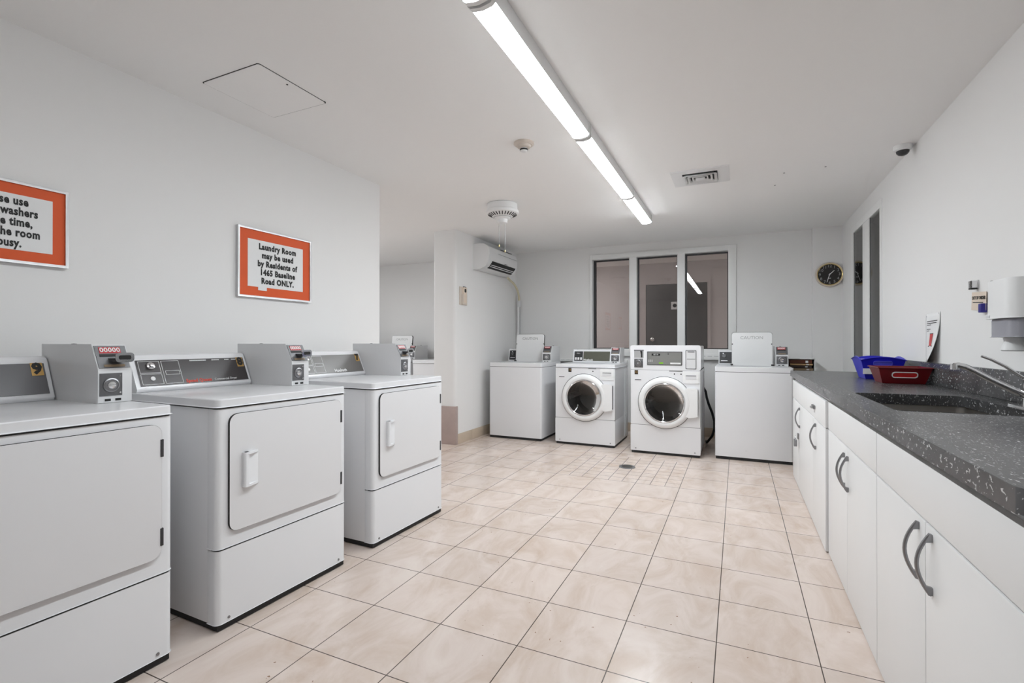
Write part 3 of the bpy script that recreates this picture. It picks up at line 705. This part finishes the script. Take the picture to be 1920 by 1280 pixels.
    for k in range(4 if tall else 2): B().lathe([(0.007, 0), (0.007, -0.001), (0, -0.001)], (0.065 + 0.032 * k, 0, 0.84 - 0.006 * (k % 2)), 'y', 12).build('instruction_symbol', (ink, greyenamel)[k % 2 == 0], t)
    if not tall:
        B().rrect(-W2, W2, 0.0, 0.70, 0.876, 0.912, 0.010, 'z', 0.006, 4, 3).build('top_deck', enamel, t)
        B().box(-W2 + 0.003, W2 - 0.003, 0.002, 0.69, 0.866, 0.88).build('deck_seam', joint_m, t)
        con = B().prism([(0.452, 0.911), (0.445, 0.922), (0.478, 1.058), (0.488, 1.070), (0.66, 1.070), (0.66, 0.911)], -0.275, 0.188, 'x', 0.006, 2, 40).build('console', enamel, t)
        P0, P1 = Vector((0, 0.445, 0.922)), Vector((0, 0.478, 1.058)); d = (P1 - P0).normalized(); n = Vector((0, -d.z, d.y)); L = (P1 - P0).length
        q = lambda xx, s, off=0.0: P0 + d * (s * L) + n * off + Vector((xx, 0, 0))
        B().quad(q(-0.262, 0.08, 0.0005), q(-0.155, 0.08, 0.0005), q(-0.155, 0.92, 0.0005), q(-0.262, 0.92, 0.0005), 0.002).build('button_panel', dark, con)
        B().quad(q(-0.148, 0.08, 0.0005), q(0.178, 0.08, 0.0005), q(0.178, 0.92, 0.0005), q(-0.148, 0.92, 0.0005), 0.002).build('control_face', face_olive, con)
        for i in range(3):
            B().quad(q(-0.252 + 0.033 * i, 0.16, 0.003), q(-0.230 + 0.033 * i, 0.16, 0.003), q(-0.230 + 0.033 * i, 0.38, 0.003), q(-0.252 + 0.033 * i, 0.38, 0.003), 0.002).build('button', white_txt, con)
        B().quad(q(-0.240, 0.64, 0.003), q(-0.180, 0.64, 0.003), q(-0.180, 0.82, 0.003), q(-0.240, 0.82, 0.003), 0.001).build('display', ink, con)
        text('display_text', 'FULL', 0.022, white_txt, con, frame(q(-0.210, 0.73, 0.0045), (1, 0, 0), d), 0.0)
        text('printed_name', 'Huebsch', 0.030, white_txt, con, frame(q(-0.084, 0.17, 0.0032), (1, 0, 0), d), 0.04)
        coin_box(t, 0.190, 0.300, 0.44, 0.69, 0.912, 1.094, False)
    else:
        con = B().rrect(-W2, W2, 0.878, 1.12, 0.0, 0.60, 0.014, 'y', 0.006, 4, 2).build('console', enamel, t)
        B().box(-W2 + 0.003, W2 - 0.003, 0.002, 0.69, 0.868, 0.880).build('console_gap', joint_m, t)
        fp = B().rrect(-0.168, 0.166, 0.928, 1.056, -0.003, 0.0, 0.004, 'y').build('control_face', face_mid, con)
        B().holed(rr(-0.174, 0.172, 0.922, 1.062, 0.004, 2), rr(-0.168, 0.166, 0.928, 1.056, 0.004, 2), -0.004, 0, 'y').build('face_frame', dark, con)
        B().box(-0.128, -0.044, -0.004, -0.003, 1.020, 1.040).build('display', ink, con)
        text('display_text', 'GET 00', 0.016, white_txt, con, frame((-0.086, -0.0046, 1.030), (1, 0, 0), (0, 0, 1)), 0.0)
        B().rrect(-0.055, -0.012, 0.936, 0.952, -0.005, -0.003, 0.0075, 'y').build('start_button', green_m, con)
        B().box(0.056, 0.158, -0.004, -0.003, 0.934, 0.950).build('name_strip', white_txt, con)
        text('printed_name', 'Huebsch', 0.016, greyenamel, con, frame((0.107, -0.0045, 0.942), (1, 0, 0), (0, 0, 1)), 0.02)
        for k in range(6): B().box(-0.16 + 0.016 * (k % 3), -0.152 + 0.016 * (k % 3), -0.004, -0.003, 0.955 + 0.014 * (k // 3), 0.961 + 0.014 * (k // 3)).build('printed_mark', white_txt, con)
        B().lathe([(0, 0), (0.008, 0), (0.006, -0.006), (0, -0.006)], (0.035, -0.003, 1.040), 'y', 12).build('key_lock', gunmetal, con)
        # coin slot and lock at left
        cp = B().box(-0.306, -0.210, -0.002, 0, 0.995, 1.076).build('coin_slot_plate', grey_print, con)
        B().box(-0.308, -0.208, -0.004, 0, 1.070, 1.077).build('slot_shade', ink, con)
        B().prism([(-0.245, 1.066), (-0.222, 1.066), (-0.222, 1.0), (-0.236, 1.0), (-0.236, 1.03)], -0.005, -0.002, 'y').build('coin_chute', ink, con)
        B().box(-0.306, -0.216, -0.004, 0, 0.895, 0.985, 0.001).build('lock_plate', plate_m, con)
        B().lathe([(0.036, 0), (0.034, -0.007), (0.026, -0.009), (0.024, -0.004), (0, -0.004)], (-0.261, -0.004, 0.940), 'y', 28).build('lock_collar', gunmetal, con)
        B().lathe([(0, 0), (0.014, 0), (0.014, -0.010), (0, -0.011)], (-0.261, -0.004, 0.940), 'y', 20).build('lock', chrome, con)
        # card box at right
        B().holed(rr(0.205, 0.305, 0.888, 1.076, 0.004, 2), rr(0.210, 0.300, 0.893, 1.071, 0.003, 2), -0.004, 0, 'y').build('card_panel_frame', dark, con)
        B().box(0.210, 0.300, -0.003, 0, 0.893, 1.071).build('card_panel', greyenamel, con)
        B().box(0.218, 0.294, -0.0045, -0.003, 0.986, 0.990).build('card_panel_line', ink, con)
        B().box(0.224, 0.290, -0.0045, -0.003, 1.056, 1.064).build('card_panel_heading', ink, con)
        for k in range(4): B().box(0.222, 0.265 + 0.006 * (k % 2), -0.004, -0.003, 0.915 + 0.013 * k, 0.919 + 0.013 * k).build('printed_line', greyenamel, con)
        B().box(-W2 + 0.02, W2 - 0.01, 0.60, 0.70, 0.874, 0.90).build('rear_deck', enamel, t)
    return t

def top_loader(label, x, y):
    t = thing('washing_machine', label, 'washer', (x, y, 0), 0, GROUPW)
    B().box(-W2 + 0.008, W2 - 0.008, 0.006, 0.68, 0.002, 0.032).build('base', black, t)
    c = B()
    c.holed(rr(-W2, W2, 0, 0.70, 0.02, 4), rr(-W2 + 0.012, W2 - 0.012, 0.012, 0.688, 0.012, 4), 0.030, 0.862, 'z')
    c.build('cabinet', enamel, t)
    B().holed(rr(-W2 + 0.003, W2 - 0.003, 0.003, 0.69, 0.016, 4), rr(-W2 + 0.03, W2 - 0.03, 0.03, 0.67, 0.012, 4), 0.858, 0.870, 'z').build('deck_seam', joint_m, t)
    B().holed(rr(-W2, W2, 0.0, 0.70, 0.018, 4), rr(-0.19, 0.19, 0.10, 0.44, 0.03, 4), 0.8675, 0.912, 'z', 0.005).build('top_deck', enamel, t)
    B().lathe([(0.24, 0.866), (0.24, 0.45), (0.20, 0.40), (0, 0.40)], (0, 0.29, 0), 'z', 36).build('tub', steel, t)
    B().lathe([(0.03, 0.40), (0.03, 0.80), (0.02, 0.83), (0, 0.83)], (0, 0.29, 0), 'z', 18).build('agitator', white_pl, t)
    lid = B().rrect(-0.188, 0.188, 0.0, 0.345, 0.0, 0.018, 0.022, 'y', 0.004)
    lid.xf(Matrix.Translation((0, 0.455, 0.914)) @ Matrix.Rotation(-0.10, 4, 'X'))
    l = lid.build('lid', white_pl, t)
    M = Matrix.Translation((0, 0.455, 0.914)) @ Matrix.Rotation(-0.10, 4, 'X')
    B().holed(rr(-0.194, 0.194, 0.0, 0.352, 0.026), rr(-0.187, 0.187, 0.002, 0.345, 0.022), 0.006, 0.022, 'y').xf(M).build('lid_edge', joint_m, l)
    text('moulded_lettering', 'CAUTION', 0.046, grey_print, l, M @ frame((0.0, -0.0006, 0.292), (1, 0, 0), (0, 0, 1)), 0.0, sx=1.05)
    for s in (-1, 1):
        B().cyl((s * 0.186, -0.002, 0.225), 0.006, 0.008, 'y', 12).xf(M).build('bumper', ink, l)
        B().box(s * 0.192 - 0.012, s * 0.192 + 0.012, 0.435, 0.465, 0.911, 0.928, 0.002).build('hinge', dark, l)
    con = B().prism([(0.525, 0.911), (0.520, 0.922), (0.552, 1.062), (0.562, 1.074), (0.69, 1.074), (0.69, 0.911)], -0.325, 0.19, 'x', 0.005, 2, 40).build('console', enamel, t)
    P0, P1 = Vector((0, 0.520, 0.922)), Vector((0, 0.552, 1.062)); d = (P1 - P0).normalized(); n = Vector((0, -d.z, d.y)); L = (P1 - P0).length
    q = lambda xx, s, off=0.0: P0 + d * (s * L) + n * off + Vector((xx, 0, 0))
    B().quad(q(-0.315, 0.06, 0.0005), q(0.17, 0.06, 0.0005), q(0.17, 0.92, 0.0005), q(-0.315, 0.92, 0.0005), 0.002).build('control_face', dark, con)
    B().lathe([(0, 0), (0.020, 0), (0.018, 0.012), (0, 0.013)], (0, 0, 0), 'z', 18).xf(frame(q(-0.268, 0.62, 0.0025), (1, 0, 0), d)).build('dial', plate_m, con)
    B().lathe([(0, 0), (0.007, 0), (0.007, 0.004), (0, 0.004)], (0, 0, 0), 'z', 12).xf(frame(q(-0.278, 0.80, 0.0025), (1, 0, 0), d)).build('indicator', white_txt, con)
    B().quad(q(-0.300, 0.22, 0.0026), q(-0.235, 0.22, 0.0026), q(-0.235, 0.28, 0.0026), q(-0.300, 0.28, 0.0026), 0.001).build('printed_line', greyenamel, con)
    coin_box(t, 0.215, 0.330, 0.36, 0.69, 0.9125, 1.112, False)
    B().cyl((-0.06, 0.0, 0.10), 0.010, -0.003, 'y', 16).build('plug', greyenamel, t)
    return t
tl1 = top_loader('white top loading washer with open lid in the corner under the air conditioner', -2.420, 5.335)
front_loader('white front loading washer with a low dark console under the back window', -1.557, 5.325, False, '11')
front_loader('white front loading washer with a tall white coin console', -0.679, 5.215, True, '12')
def again(x, y, label, rz=0.0):
    c = copy_tree(tl1); c.location = (x, y, 0); c.rotation_euler = (0, 0, rz); c['label'] = label; return c
again(0.137, 5.285, 'white top loading washer with open lid beside the counter end')
again(-4.72, 5.70, 'white top loading washer with open lid showing behind the farthest dryer')
again(-5.46, 5.70, 'white top loading washer deepest in the alcove, mostly behind the dryers')
al = thing('washing_machine', 'plain white washer in the alcove beside the partition end', 'washer', (-3.83, 5.70, 0), 0, GROUPW)
B().rrect(-W2, W2, 0, 0.70, 0.02, 0.864, 0.02, 'z').build('cabinet', enamel, al)
B().rrect(-W2 - 0.002, W2 + 0.002, -0.004, 0.70, 0.868, 0.912, 0.014, 'z', 0.008, 4, 3).build('top_deck', enamel, al)
B().box(-W2 + 0.006, W2 - 0.006, 0.006, 0.69, 0.860, 0.870).build('deck_seam', joint_m, al)

# white trunking along the walls behind the machines, and a drain hose
def trunk(x0, x1, y, z0, z1, label):
    t = thing('pipe_trunking', label, 'trunking', ((x0 + x1) / 2, y, z0), 0, 'white trunking behind the washers')
    L = (x1 - x0) / 2
    B().box(-L, L, -0.06, 0, 0, z1 - z0, 0.003).build('channel', trim_m, t)
    b = B()
    k = -L + 0.02
    while k < L - 0.06: b.box(k, k + 0.05, -0.0615, -0.06, (z1 - z0) * 0.55, (z1 - z0) * 0.60); k += 0.075
    b.build('slot_row', gunmetal, t)
trunk(-0.95, 0.20, YB, 0.945, 1.02, 'white slotted trunking on the back wall between the tall console and right washer')
trunk(-2.60, -1.30, YB, 0.90, 0.935, 'thin white trunking on the back wall left of the low console washer')
trunk(-4.05, -3.21, 6.56, 0.93, 1.0, 'white trunking on the alcove wall behind the plain washer')
dh = B().tube([(-0.36, 5.96, 0.66), (-0.325, 5.94, 0.60), (-0.312, 5.88, 0.54), (-0.290, 5.85, 0.47), (-0.255, 5.84, 0.38), (-0.232, 5.84, 0.29), (-0.232, 5.84, 0.20), (-0.255, 5.85, 0.12), (-0.295, 5.88, 0.06), (-0.315, 5.96, 0.025), (-0.33, 6.1, 0.0145)], 0.013, 10).build('drain_hose', black)
tag(dh, 'black drain hose curving down between the tall console washer and right washer', 'hose')

# floor drain
fd = thing('floor_drain', 'round dark metal drain in the floor in front of the tall console washer', 'drain', (-0.932, 4.58, 0))
B().lathe([(0.05, 0.0), (0.075, 0.0), (0.074, 0.004), (0.06, 0.005), (0.05, 0.004)], (0, 0, 0), 'z', 32).build('drain_rim', gunmetal, fd)
B().cyl((0, 0, 0.0003), 0.06, 0.001, 'z', 28).build('drain_well', ink, fd)
g = B()
for k in range(-3, 4):
    w = math.sqrt(max(0, 0.052 ** 2 - (0.014 * k) ** 2)); g.box(-w, w, 0.014 * k - 0.003, 0.014 * k + 0.003, 0.0015, 0.0035)
g.build('drain_grate', steel, fd)

# ------------------------------------------------------------------ cabinets, counter, sink
CX = 0.45; CZ = 0.83; DL = 0.68
def handle(door, x, y, z0, z1, bow=0.028):
    h = B(); n = 14
    pts = [(x - 0.004 - bow * sin(pi * i / n) ** 0.9, y, z0 + (z1 - z0) * i / n) for i in range(n + 1)]
    h.tube(pts, 0.0050, 8, True)
    for z, s in ((z0, 1), (z1, -1)):
        h.prism([(x, z), (x - 0.006, z - s * 0.002), (x - 0.017, z + s * 0.022), (x, z + s * 0.019)], y - 0.005, y + 0.005, 'y')
    return h.build('handle', gunmetal, door)
def cabinet(y0, y1, label, doors, handles, xf=CX, lock=None):
    t = thing('base_cabinet', label, 'cabinet', (0, 0, 0), 0, 'white base cabinets under the counter')
    t.location = (xf, (y0 + y1) / 2, 0); oy = (y0 + y1) / 2
    a_, b_ = y0 - oy, y1 - oy
    cc = B().box(0.02, 0.585, a_, a_ + 0.016, 0.004, 0.861).box(0.02, 0.585, b_ - 0.016, b_, 0.004, 0.861)
    cc.box(0.02, 0.585, a_ + 0.016, b_ - 0.016, 0.004, 0.06).box(0.57, 0.585, a_ + 0.016, b_ - 0.016, 0.06, 0.861)
    cc.box(0.02, 0.038, a_ + 0.016, b_ - 0.016, CZ - 0.012, 0.861)
    cc.build('carcass', cab_m, t)
    dr = B().box(0.0, 0.0195, y0 - oy + 0.002, y1 - oy - 0.002, DL + 0.003, CZ, 0.0015).build('drawer_front', cab_m, t)
    for (a, b), hs in zip(doors, handles):
        d = B().box(0.0, 0.0195, a - oy + 0.0018, b - oy - 0.0018, 0.006, DL - 0.003, 0.0015).build('door', cab_m, t)
        for hy, z0, z1 in hs: handle(d, 0, hy - oy, z0, z1)
    if lock:
        for kind, ly, lz, parent in lock:
            if kind == 'latch':
                h = B().box(-0.012, 0, ly - oy - 0.045, ly - oy + 0.045, lz - 0.012, lz + 0.010, 0.003).build('latch', gunmetal, dr)
                B().box(-0.022, -0.012, ly - oy - 0.03, ly - oy + 0.02, lz - 0.010, lz + 0.002, 0.002).build('latch_knob', chrome, h)
            else:
                h = B().box(-0.010, 0, ly - oy - 0.02, ly - oy + 0.03, lz - 0.01, lz + 0.035, 0.003).build('hasp', gunmetal, t)
                B().rrect(ly - oy - 0.028, ly - oy + 0.028, lz - 0.065, lz - 0.015, -0.034, -0.014, 0.006, 'x', 0.003).build('padlock', gunmetal, h)
                B().tube([(-0.024, ly - oy + 0.018 * cos(pi * i / 8), lz - 0.018 + 0.03 * sin(pi * i / 8)) for i in range(9)], 0.004, 8).build('shackle', chrome, h)
    return t
cabinet(1.135, 2.130, 'nearest white base cabinet with two large bow handles', [(1.135, 1.632), (1.632, 2.130)], [[(1.582, 0.508, 0.662)], [(1.682, 0.508, 0.662)]])
cabinet(2.132, 3.150, 'middle white base cabinet with paired handles below the sink', [(2.132, 2.652), (2.652, 3.150)], [[(2.617, 0.485, 0.642)], [(2.700, 0.485, 0.642)]])
cabinet(3.165, 4.890, 'farthest white base cabinet with a padlock beside the right washer', [(3.165, 3.66), (3.66, 4.44), (4.44, 4.89)],
        [[(3.515, 0.498, 0.655)], [(4.36, 0.495, 0.650)], []], 0.438, [('latch', 3.585, 0.752, 0), ('hasp', 4.44, 0.405, 0)])

ct = thing('worktop', 'dark grey flecked worktop with backsplash along the right wall', 'worktop', (0, 0, 0.862))
ow = [(1.045, 4.95), (0.425, 4.95)]
for i in range(7):
    a = radians(180 + 90 * i / 6); ow.append((0.425 + 0.045 + 0.045 * cos(a), 1.075 + 0.045 + 0.045 * sin(a)))
ow.append((1.045, 1.075))
SX0, SX1, SY0, SY1 = 0.515, 0.925, 2.17, 2.86
B().holed(ow, rr(SX0, SX1, SY0, SY1, 0.03, 5), 0, 0.046, 'z', 0.006).build('countertop', counter_m, ct)
B().box(1.028, 1.048, 1.075, 4.75, 0.0465, 0.173, 0.003).build('backsplash', counter_m, ct)
sk = thing('sink', 'undermounted stainless steel sink in the worktop', 'sink', (0.72, 2.515, 0.8615))
a, b = (SX1 - SX0) / 2 + 0.008, (SY1 - SY0) / 2 + 0.008
s_ = B(); t = s_.bm
def loop(f, z, r): return [t.verts.new((x, y, z)) for x, y in rr(-a * f, a * f, -b * f, b * f, r, 5)]
ls = [loop(1.06, 0, 0.04), loop(1.0, -0.001, 0.04), loop(0.985, -0.15, 0.05), loop(0.93, -0.18, 0.05)]
for A, C in zip(ls, ls[1:]):
    for i in range(len(A)): t.faces.new((A[i], A[(i + 1) % len(A)], C[(i + 1) % len(A)], C[i]))
t.faces.new(ls[-1])
so = s_.build('bowl', steel, sk); m_ = so.modifiers.new('thick', 'SOLIDIFY'); m_.thickness = 0.0012; m_.offset = -1
B().lathe([(0, 0.001), (0.03, 0.001), (0.042, 0.003), (0.045, 0)], (0, 0, -0.179), 'z', 24).build('sink_drain', chrome, sk)

fc = thing('faucet', 'chrome single lever faucet behind the sink', 'faucet', (0.972, 2.40, 0.9082))
B().rrect(-0.030, 0.030, -0.13, 0.13, 0, 0.010, 0.029, 'z', 0.003).build('deck_plate', chrome, fc)
B().lathe([(0, 0.010), (0.028, 0.010), (0.026, 0.03), (0.024, 0.07), (0.025, 0.085), (0.022, 0.10), (0, 0.105)], (0, 0, 0), 'z', 28).build('faucet_body', chrome, fc)
sp = [(-0.012, 0, 0.045), (-0.06, 0, 0.072), (-0.12, 0, 0.108), (-0.165, 0, 0.138), (-0.19, 0, 0.152), (-0.21, 0, 0.158), (-0.222, 0, 0.156)]
so = B().tube(sp, 0.013, 14, True, 0.010).build('spout', chrome, fc)
B().lathe([(0, 0), (0.012, 0), (0.012, -0.022), (0, -0.022)], (-0.222, 0, 0.163), 'z', 18).build('aerator', chrome, so)
lv = B().tube([(0.0, 0, 0.105), (-0.03, 0, 0.118), (-0.075, 0, 0.155), (-0.115, 0, 0.180), (-0.142, 0, 0.192)], 0.010, 12, True, 0.007, 0.6).build('lever', chrome, fc)
B().lathe([(0, 0.10), (0.024, 0.098), (0.026, 0.108), (0.018, 0.122), (0, 0.127)], (0, 0, 0), 'z', 24).build('lever_cap', chrome, fc)

# baskets on the worktop: tapered tubs with slots, open at the top
def tub(name, label, loc, bw, bd, tw, td, h, m, hole, hole_m, rz=0.0, wavy=0.0):
    t = thing(name, label, 'basket', loc, rz, 'plastic baskets on the worktop')
    s = B(); bm = s.bm; n = 24
    def rim(w, d, z, wv=0.0):
        pts = []
        for i in range(4 * n):
            k, f = divmod(i, n); f /= n
            x, y = ((-w + 2 * w * f, -d), (w, -d + 2 * d * f), (w - 2 * w * f, d), (-w, d - 2 * d * f))[k]
            zz = z + wv * sin(pi * f)
            pts.append(bm.verts.new((x, y, zz)))
        return pts
    A = rim(bw, bd, 0.0); Bq = rim(tw, td, h, wavy); C = rim(tw + 0.006, td + 0.006, h - 0.004, wavy)
    for U, V in ((A, Bq), (Bq, C)):
        for i in range(4 * n): bm.faces.new((U[i], U[(i + 1) % (4 * n)], V[(i + 1) % (4 * n)], V[i]))
    bm.faces.new(A)
    o = s.build('tub', m, t); sm = o.modifiers.new('thick', 'SOLIDIFY'); sm.thickness = 0.003; sm.offset = 1
    # oval hand hole shown as an inset plate with raised lip, following the front wall
    tilt = math.atan2(td - bd, h); hw, hh, hz = hole
    y = -(bd + (td - bd) * hz / h)
    M = Matrix.Translation((0, y, hz)) @ Matrix.Rotation(tilt, 4, 'X')
    B().rrect(-hw, hw, -hh, hh, -0.0045, 0.0, hh * 0.95, 'y').xf(M).build('hand_hole', hole_m, t)
    B().holed(rr(-hw - 0.004, hw + 0.004, -hh - 0.004, hh + 0.004, hh), rr(-hw, hw, -hh, hh, hh * 0.95), -0.008, 0.0, 'y').xf(M).build('hole_rim', (white_txt if hole_m is redlt else blue_lt), t)
    return t
tub('plastic_tray', 'dark red tapered plastic basket in front of the blue one', (0.893, 3.69, 0.9085), 0.100, 0.085, 0.128, 0.125, 0.098, maroon, (0.058, 0.0145, 0.055), redlt)
bt = tub('plastic_basket', 'blue plastic basket with slotted handles behind the dark red one', (0.868, 4.08, 0.9085), 0.085, 0.10, 0.120, 0.145, 0.132, blue_pl, (0.048, 0.013, 0.108), blue_lt, 0.0, 0.020)
B().box(-0.106, -0.040, -0.128, -0.1235, 0.035, 0.072).xf(Matrix.Rotation(0.0, 4, 'X')).build('paper_label', paper, bt)
B().box(-0.095, -0.02, 0.134, 0.138, 0.105, 0.130).build('rear_handle_slot', white_txt, bt)

# things on the right wall
sd = thing('soap_dispenser', 'white wall soap dispenser with a grey tank and spout', 'dispenser', (XR, 2.535, 1.29))
dp = rr(-0.125, 0.0, -0.105, 0.105, 0.03, 6)
def dsec(z0, z1, inset=0.0):
    pts = [(0, -0.105 + inset)] + [(-0.105 + inset + 0.0 - 0.03 * sin(radians(a)) * 0 - 0.0 + 0 * a, 0) for a in ()]
    out = [(0, -0.105 + inset), (0, 0.105 - inset)]
    for cy, a0 in ((0.105 - inset - 0.045, 90), (-0.105 + inset + 0.045, 180)):
        for i in range(7):
            a = radians(a0 + 90 * i / 6); out.append((-0.085 + inset + 0.045 * cos(a), cy + 0.045 * sin(a)))
    return out
B().prism(dsec(0, 0), -0.045, 0.108, 'z', 0.006, 2, 60).build('dispenser_body', white_pl, sd)
B().prism(dsec(0, 0, 0.008), -0.118, -0.046, 'z', 0.006, 2, 60).build('soap_tank', grey_clear, sd)
B().lathe([(0, -0.118), (0.034, -0.118), (0.030, -0.135), (0.036, -0.150), (0.040, -0.168), (0.036, -0.172), (0, -0.172)], (-0.075, 0.0, 0), 'z', 24).build('spout', white_pl, sd)
B().box(-0.05, -0.03, -0.10, -0.03, -0.150, -0.130, 0.004).build('release_lever', greyenamel, sd)
B().box(-0.112, -0.104, 0.085, 0.10, 0.106, 0.113, 0.002).build('key_hole', ink, sd)
B().box(-0.132, -0.128, 0.05, 0.08, -0.040, -0.030).build('maker_badge', greyenamel, sd)

oo = thing('out_of_order_note', 'beige paper note reading out of order taped left of the soap dispenser', 'note', (XR, 3.05, 1.352))
B().quad((-0.003, 0.085, -0.040), (-0.005, -0.075, -0.052), (-0.006, -0.085, 0.036), (-0.003, 0.078, 0.046), 0.001).build('note_sheet', note_m, oo)
text('lettering', 'OUT OF ORDER', 0.0225, ink, oo, frame((-0.0075, -0.004, 0.012), (0, -1, -0.06), (0, -0.03, 1)), 0.02, sx=0.85)
B().quad((-0.0045, 0.065, -0.006), (-0.0065, -0.05, -0.014), (-0.0065, -0.05, -0.010), (-0.0045, 0.065, -0.002), 0.0008).build('underline', ink, oo)
hk = thing('wall_bracket', 'small chrome bracket on the right wall above the beige note', 'bracket', (XR, 3.08, 1.432))
B().box(-0.006, 0, -0.02, 0.035, -0.020, 0.020, 0.003).build('bracket_plate', greyenamel, hk)
B().box(-0.030, -0.006, -0.020, -0.012, -0.017, 0.017, 0.002).box(-0.030, -0.024, -0.020, 0.012, -0.017, 0.017, 0.002).build('bracket_arm', chrome, hk)
B().box(-0.031, -0.006, -0.022, 0.008, -0.024, -0.017, 0.002).build('bracket_clip', ink, hk)
bc = B().box(-0.022, 0, -0.02, 0.014, -0.020, 0.022, 0.003).build('card_box', navy); bc.location = (XR, 2.995, 1.312)
tag(bc, 'small navy box on the wall half hidden by the beige note', 'box')

ps = thing('soap_poster', 'curling white paper notice with a red soap picture above the backsplash', 'notice', (XR, 3.665, 1.03))
s_ = B(); t = s_.bm; rows = []
for i in range(13):
    f = i / 12; z = 0.005 + 0.29 * f
    row = []
    for j in range(9):
        g_ = j / 8; yy = 0.115 - 0.235 * g_
        curl = 0.055 * (1 - f) ** 2 * g_ ** 1.3 + 0.003
        row.append(t.verts.new((-curl, yy + 0.03 * (1 - f) ** 2.2 * g_, z + 0.004 * g_)))
    rows.append(row)
for A, C in zip(rows, rows[1:]):
    for j in range(8): t.faces.new((A[j], A[j + 1], C[j + 1], C[j]))
po = s_.build('poster_sheet', paper, ps); sm = po.modifiers.new('thick', 'SOLIDIFY'); sm.thickness = 0.0008; sm.offset = 0
def pst(u, f, off=0.0015):  # u 0..1 across, f 0..1 up
    curl = 0.055 * (1 - f) ** 2 * u ** 1.3 + 0.003 + off
    return (-curl, 0.115 - 0.235 * u + 0.03 * (1 - f) ** 2.2 * u, 0.005 + 0.29 * f + 0.004 * u)
for f, u0, u1 in ((0.83, 0.12, 0.85), (0.79, 0.12, 0.80), (0.755, 0.12, 0.42), (0.67, 0.12, 0.40), (0.635, 0.12, 0.30)):
    B().quad(pst(u0, f), pst(u1, f), pst(u1, f + 0.013), pst(u0, f + 0.013), 0.0005).build('printed_line', ink, ps)
B().quad(pst(0.36, 0.33), pst(0.62, 0.33), pst(0.64, 0.575), pst(0.38, 0.575), 0.0006).build('red_picture', redlt, ps)
B().quad(pst(0.37, 0.572), pst(0.645, 0.572), pst(0.645, 0.585), pst(0.37, 0.585), 0.0007).build('picture_edge', ink, ps)
for u in (0.27, 0.62): B().quad(pst(u, 0.315), pst(u + 0.10, 0.315), pst(u + 0.10, 0.335), pst(u, 0.335), 0.0008).build('picture_foot', ink, ps)
for u, f in ((0.06, 0.95), (0.92, 0.97)):
    p = Vector(pst(u, f, 0.0)); B().lathe([(0, -0.003), (0.005, -0.002), (0.005, 0)], p, 'x', 10).build('pin', greyenamel, ps)

# clock on the pilaster
ck = thing('wall_clock', 'round dark faced wall clock with a cream rim near the corner', 'clock', (0.925, YB - 0.06, 1.905))
B().lathe([(0, 0), (0.135, 0), (0.138, -0.020), (0.130, -0.036), (0.121, -0.036), (0.118, -0.026), (0, -0.026)], (0, 0, 0), 'y', 48).build('rim', MATS['cream_plastic'], ck)
B().lathe([(0.113, -0.0345), (0.121, -0.038), (0.1225, -0.036), (0.118, -0.026)], (0, 0, 0), 'y', 48).build('rim_trim', brass, ck)
B().lathe([(0, -0.027), (0.117, -0.027), (0.117, -0.0285), (0, -0.0285)], (0, 0, 0), 'y', 48).build('dial', clock_f, ck)
for i in range(1, 13):
    a = radians(90 - 30 * i)
    text('numeral', str(i), 0.044, grey_print, ck, frame((0.092 * cos(a), -0.0292, 0.092 * sin(a)), (1, 0, 0), (0, 0, 1)), 0.0)
def hand(ang, ln, w, name):
    b = B().prism([(-w, -0.012), (w, -0.012), (w * 0.6, ln), (-w * 0.6, ln)], -0.032, -0.030, 'y')
    b.xf(Matrix.Rotation(radians(ang), 4, 'Y')); b.build(name, white_txt, ck)
hand(45, 0.062, 0.0045, 'hour_hand'); hand(197, 0.088, 0.0035, 'minute_hand')
B().box(-0.012, 0.012, -0.0295, -0.0285, -0.044, -0.038).build('dial_mark', white_txt, ck)

# bookcase in the corner with books lying flat
bk = thing('bookcase', 'low white open bookcase in the corner behind the worktop end', 'bookcase', (0.62, 6.22, 0))
c = B()
for x in (-0.13, 0.122): c.box(x, x + 0.008, -0.17, 0.17, 0, 0.985)
c.box(-0.122, 0.122, 0.162, 0.17, 0, 0.985)
c.build('carcass', trim_m, bk)
for z in (0.06, 0.40, 0.795): B().box(-0.122, 0.122, -0.17, 0.162, z, z + 0.010).build('shelf', trim_m, bk)
B().box(-0.130, 0.130, -0.17, 0.17, 0.977, 0.985).build('bookcase_top', trim_m, bk)
z = 0.8055
for i, (k, h, dx, dy, lb) in enumerate((('f', 0.026, 0.0, 0.0, 'dark red book at the bottom of the pile in the corner bookcase'), ('e', 0.024, -0.012, 0.012, 'dark green book second from the bottom of the corner pile'),
              ('d', 0.026, 0.004, 0.0, 'pale tan book in the middle of the corner pile'), ('c', 0.028, -0.008, 0.016, 'dark brown book above the pale tan one in the corner pile'),
              ('b', 0.020, 0.002, 0.004, 'sand coloured book second from the top of the corner pile'), ('a', 0.042, -0.004, 0.010, 'thick red-brown book on top of the corner pile'))):
    t = thing('book', lb, 'book', (0.62 + dx, 6.19 + dy, z), 0, 'books lying in the corner bookcase')
    B().box(-0.105, 0.105, -0.13, 0.13, 0, 0.003).box(-0.105, 0.105, -0.13, 0.13, h - 0.0035, h - 0.0005).box(-0.105, 0.105, -0.13, -0.127, 0, h - 0.0005).build('cover', MATS['book_cover_' + k], t)
    B().box(-0.101, 0.101, -0.127, 0.126, 0.003, h - 0.0035).build('pages', note_m, t)
    B().box(0.045, 0.07, -0.1306, -0.13, h * 0.2, h * 0.75).build('spine_mark', greyenamel, t)
    z += h
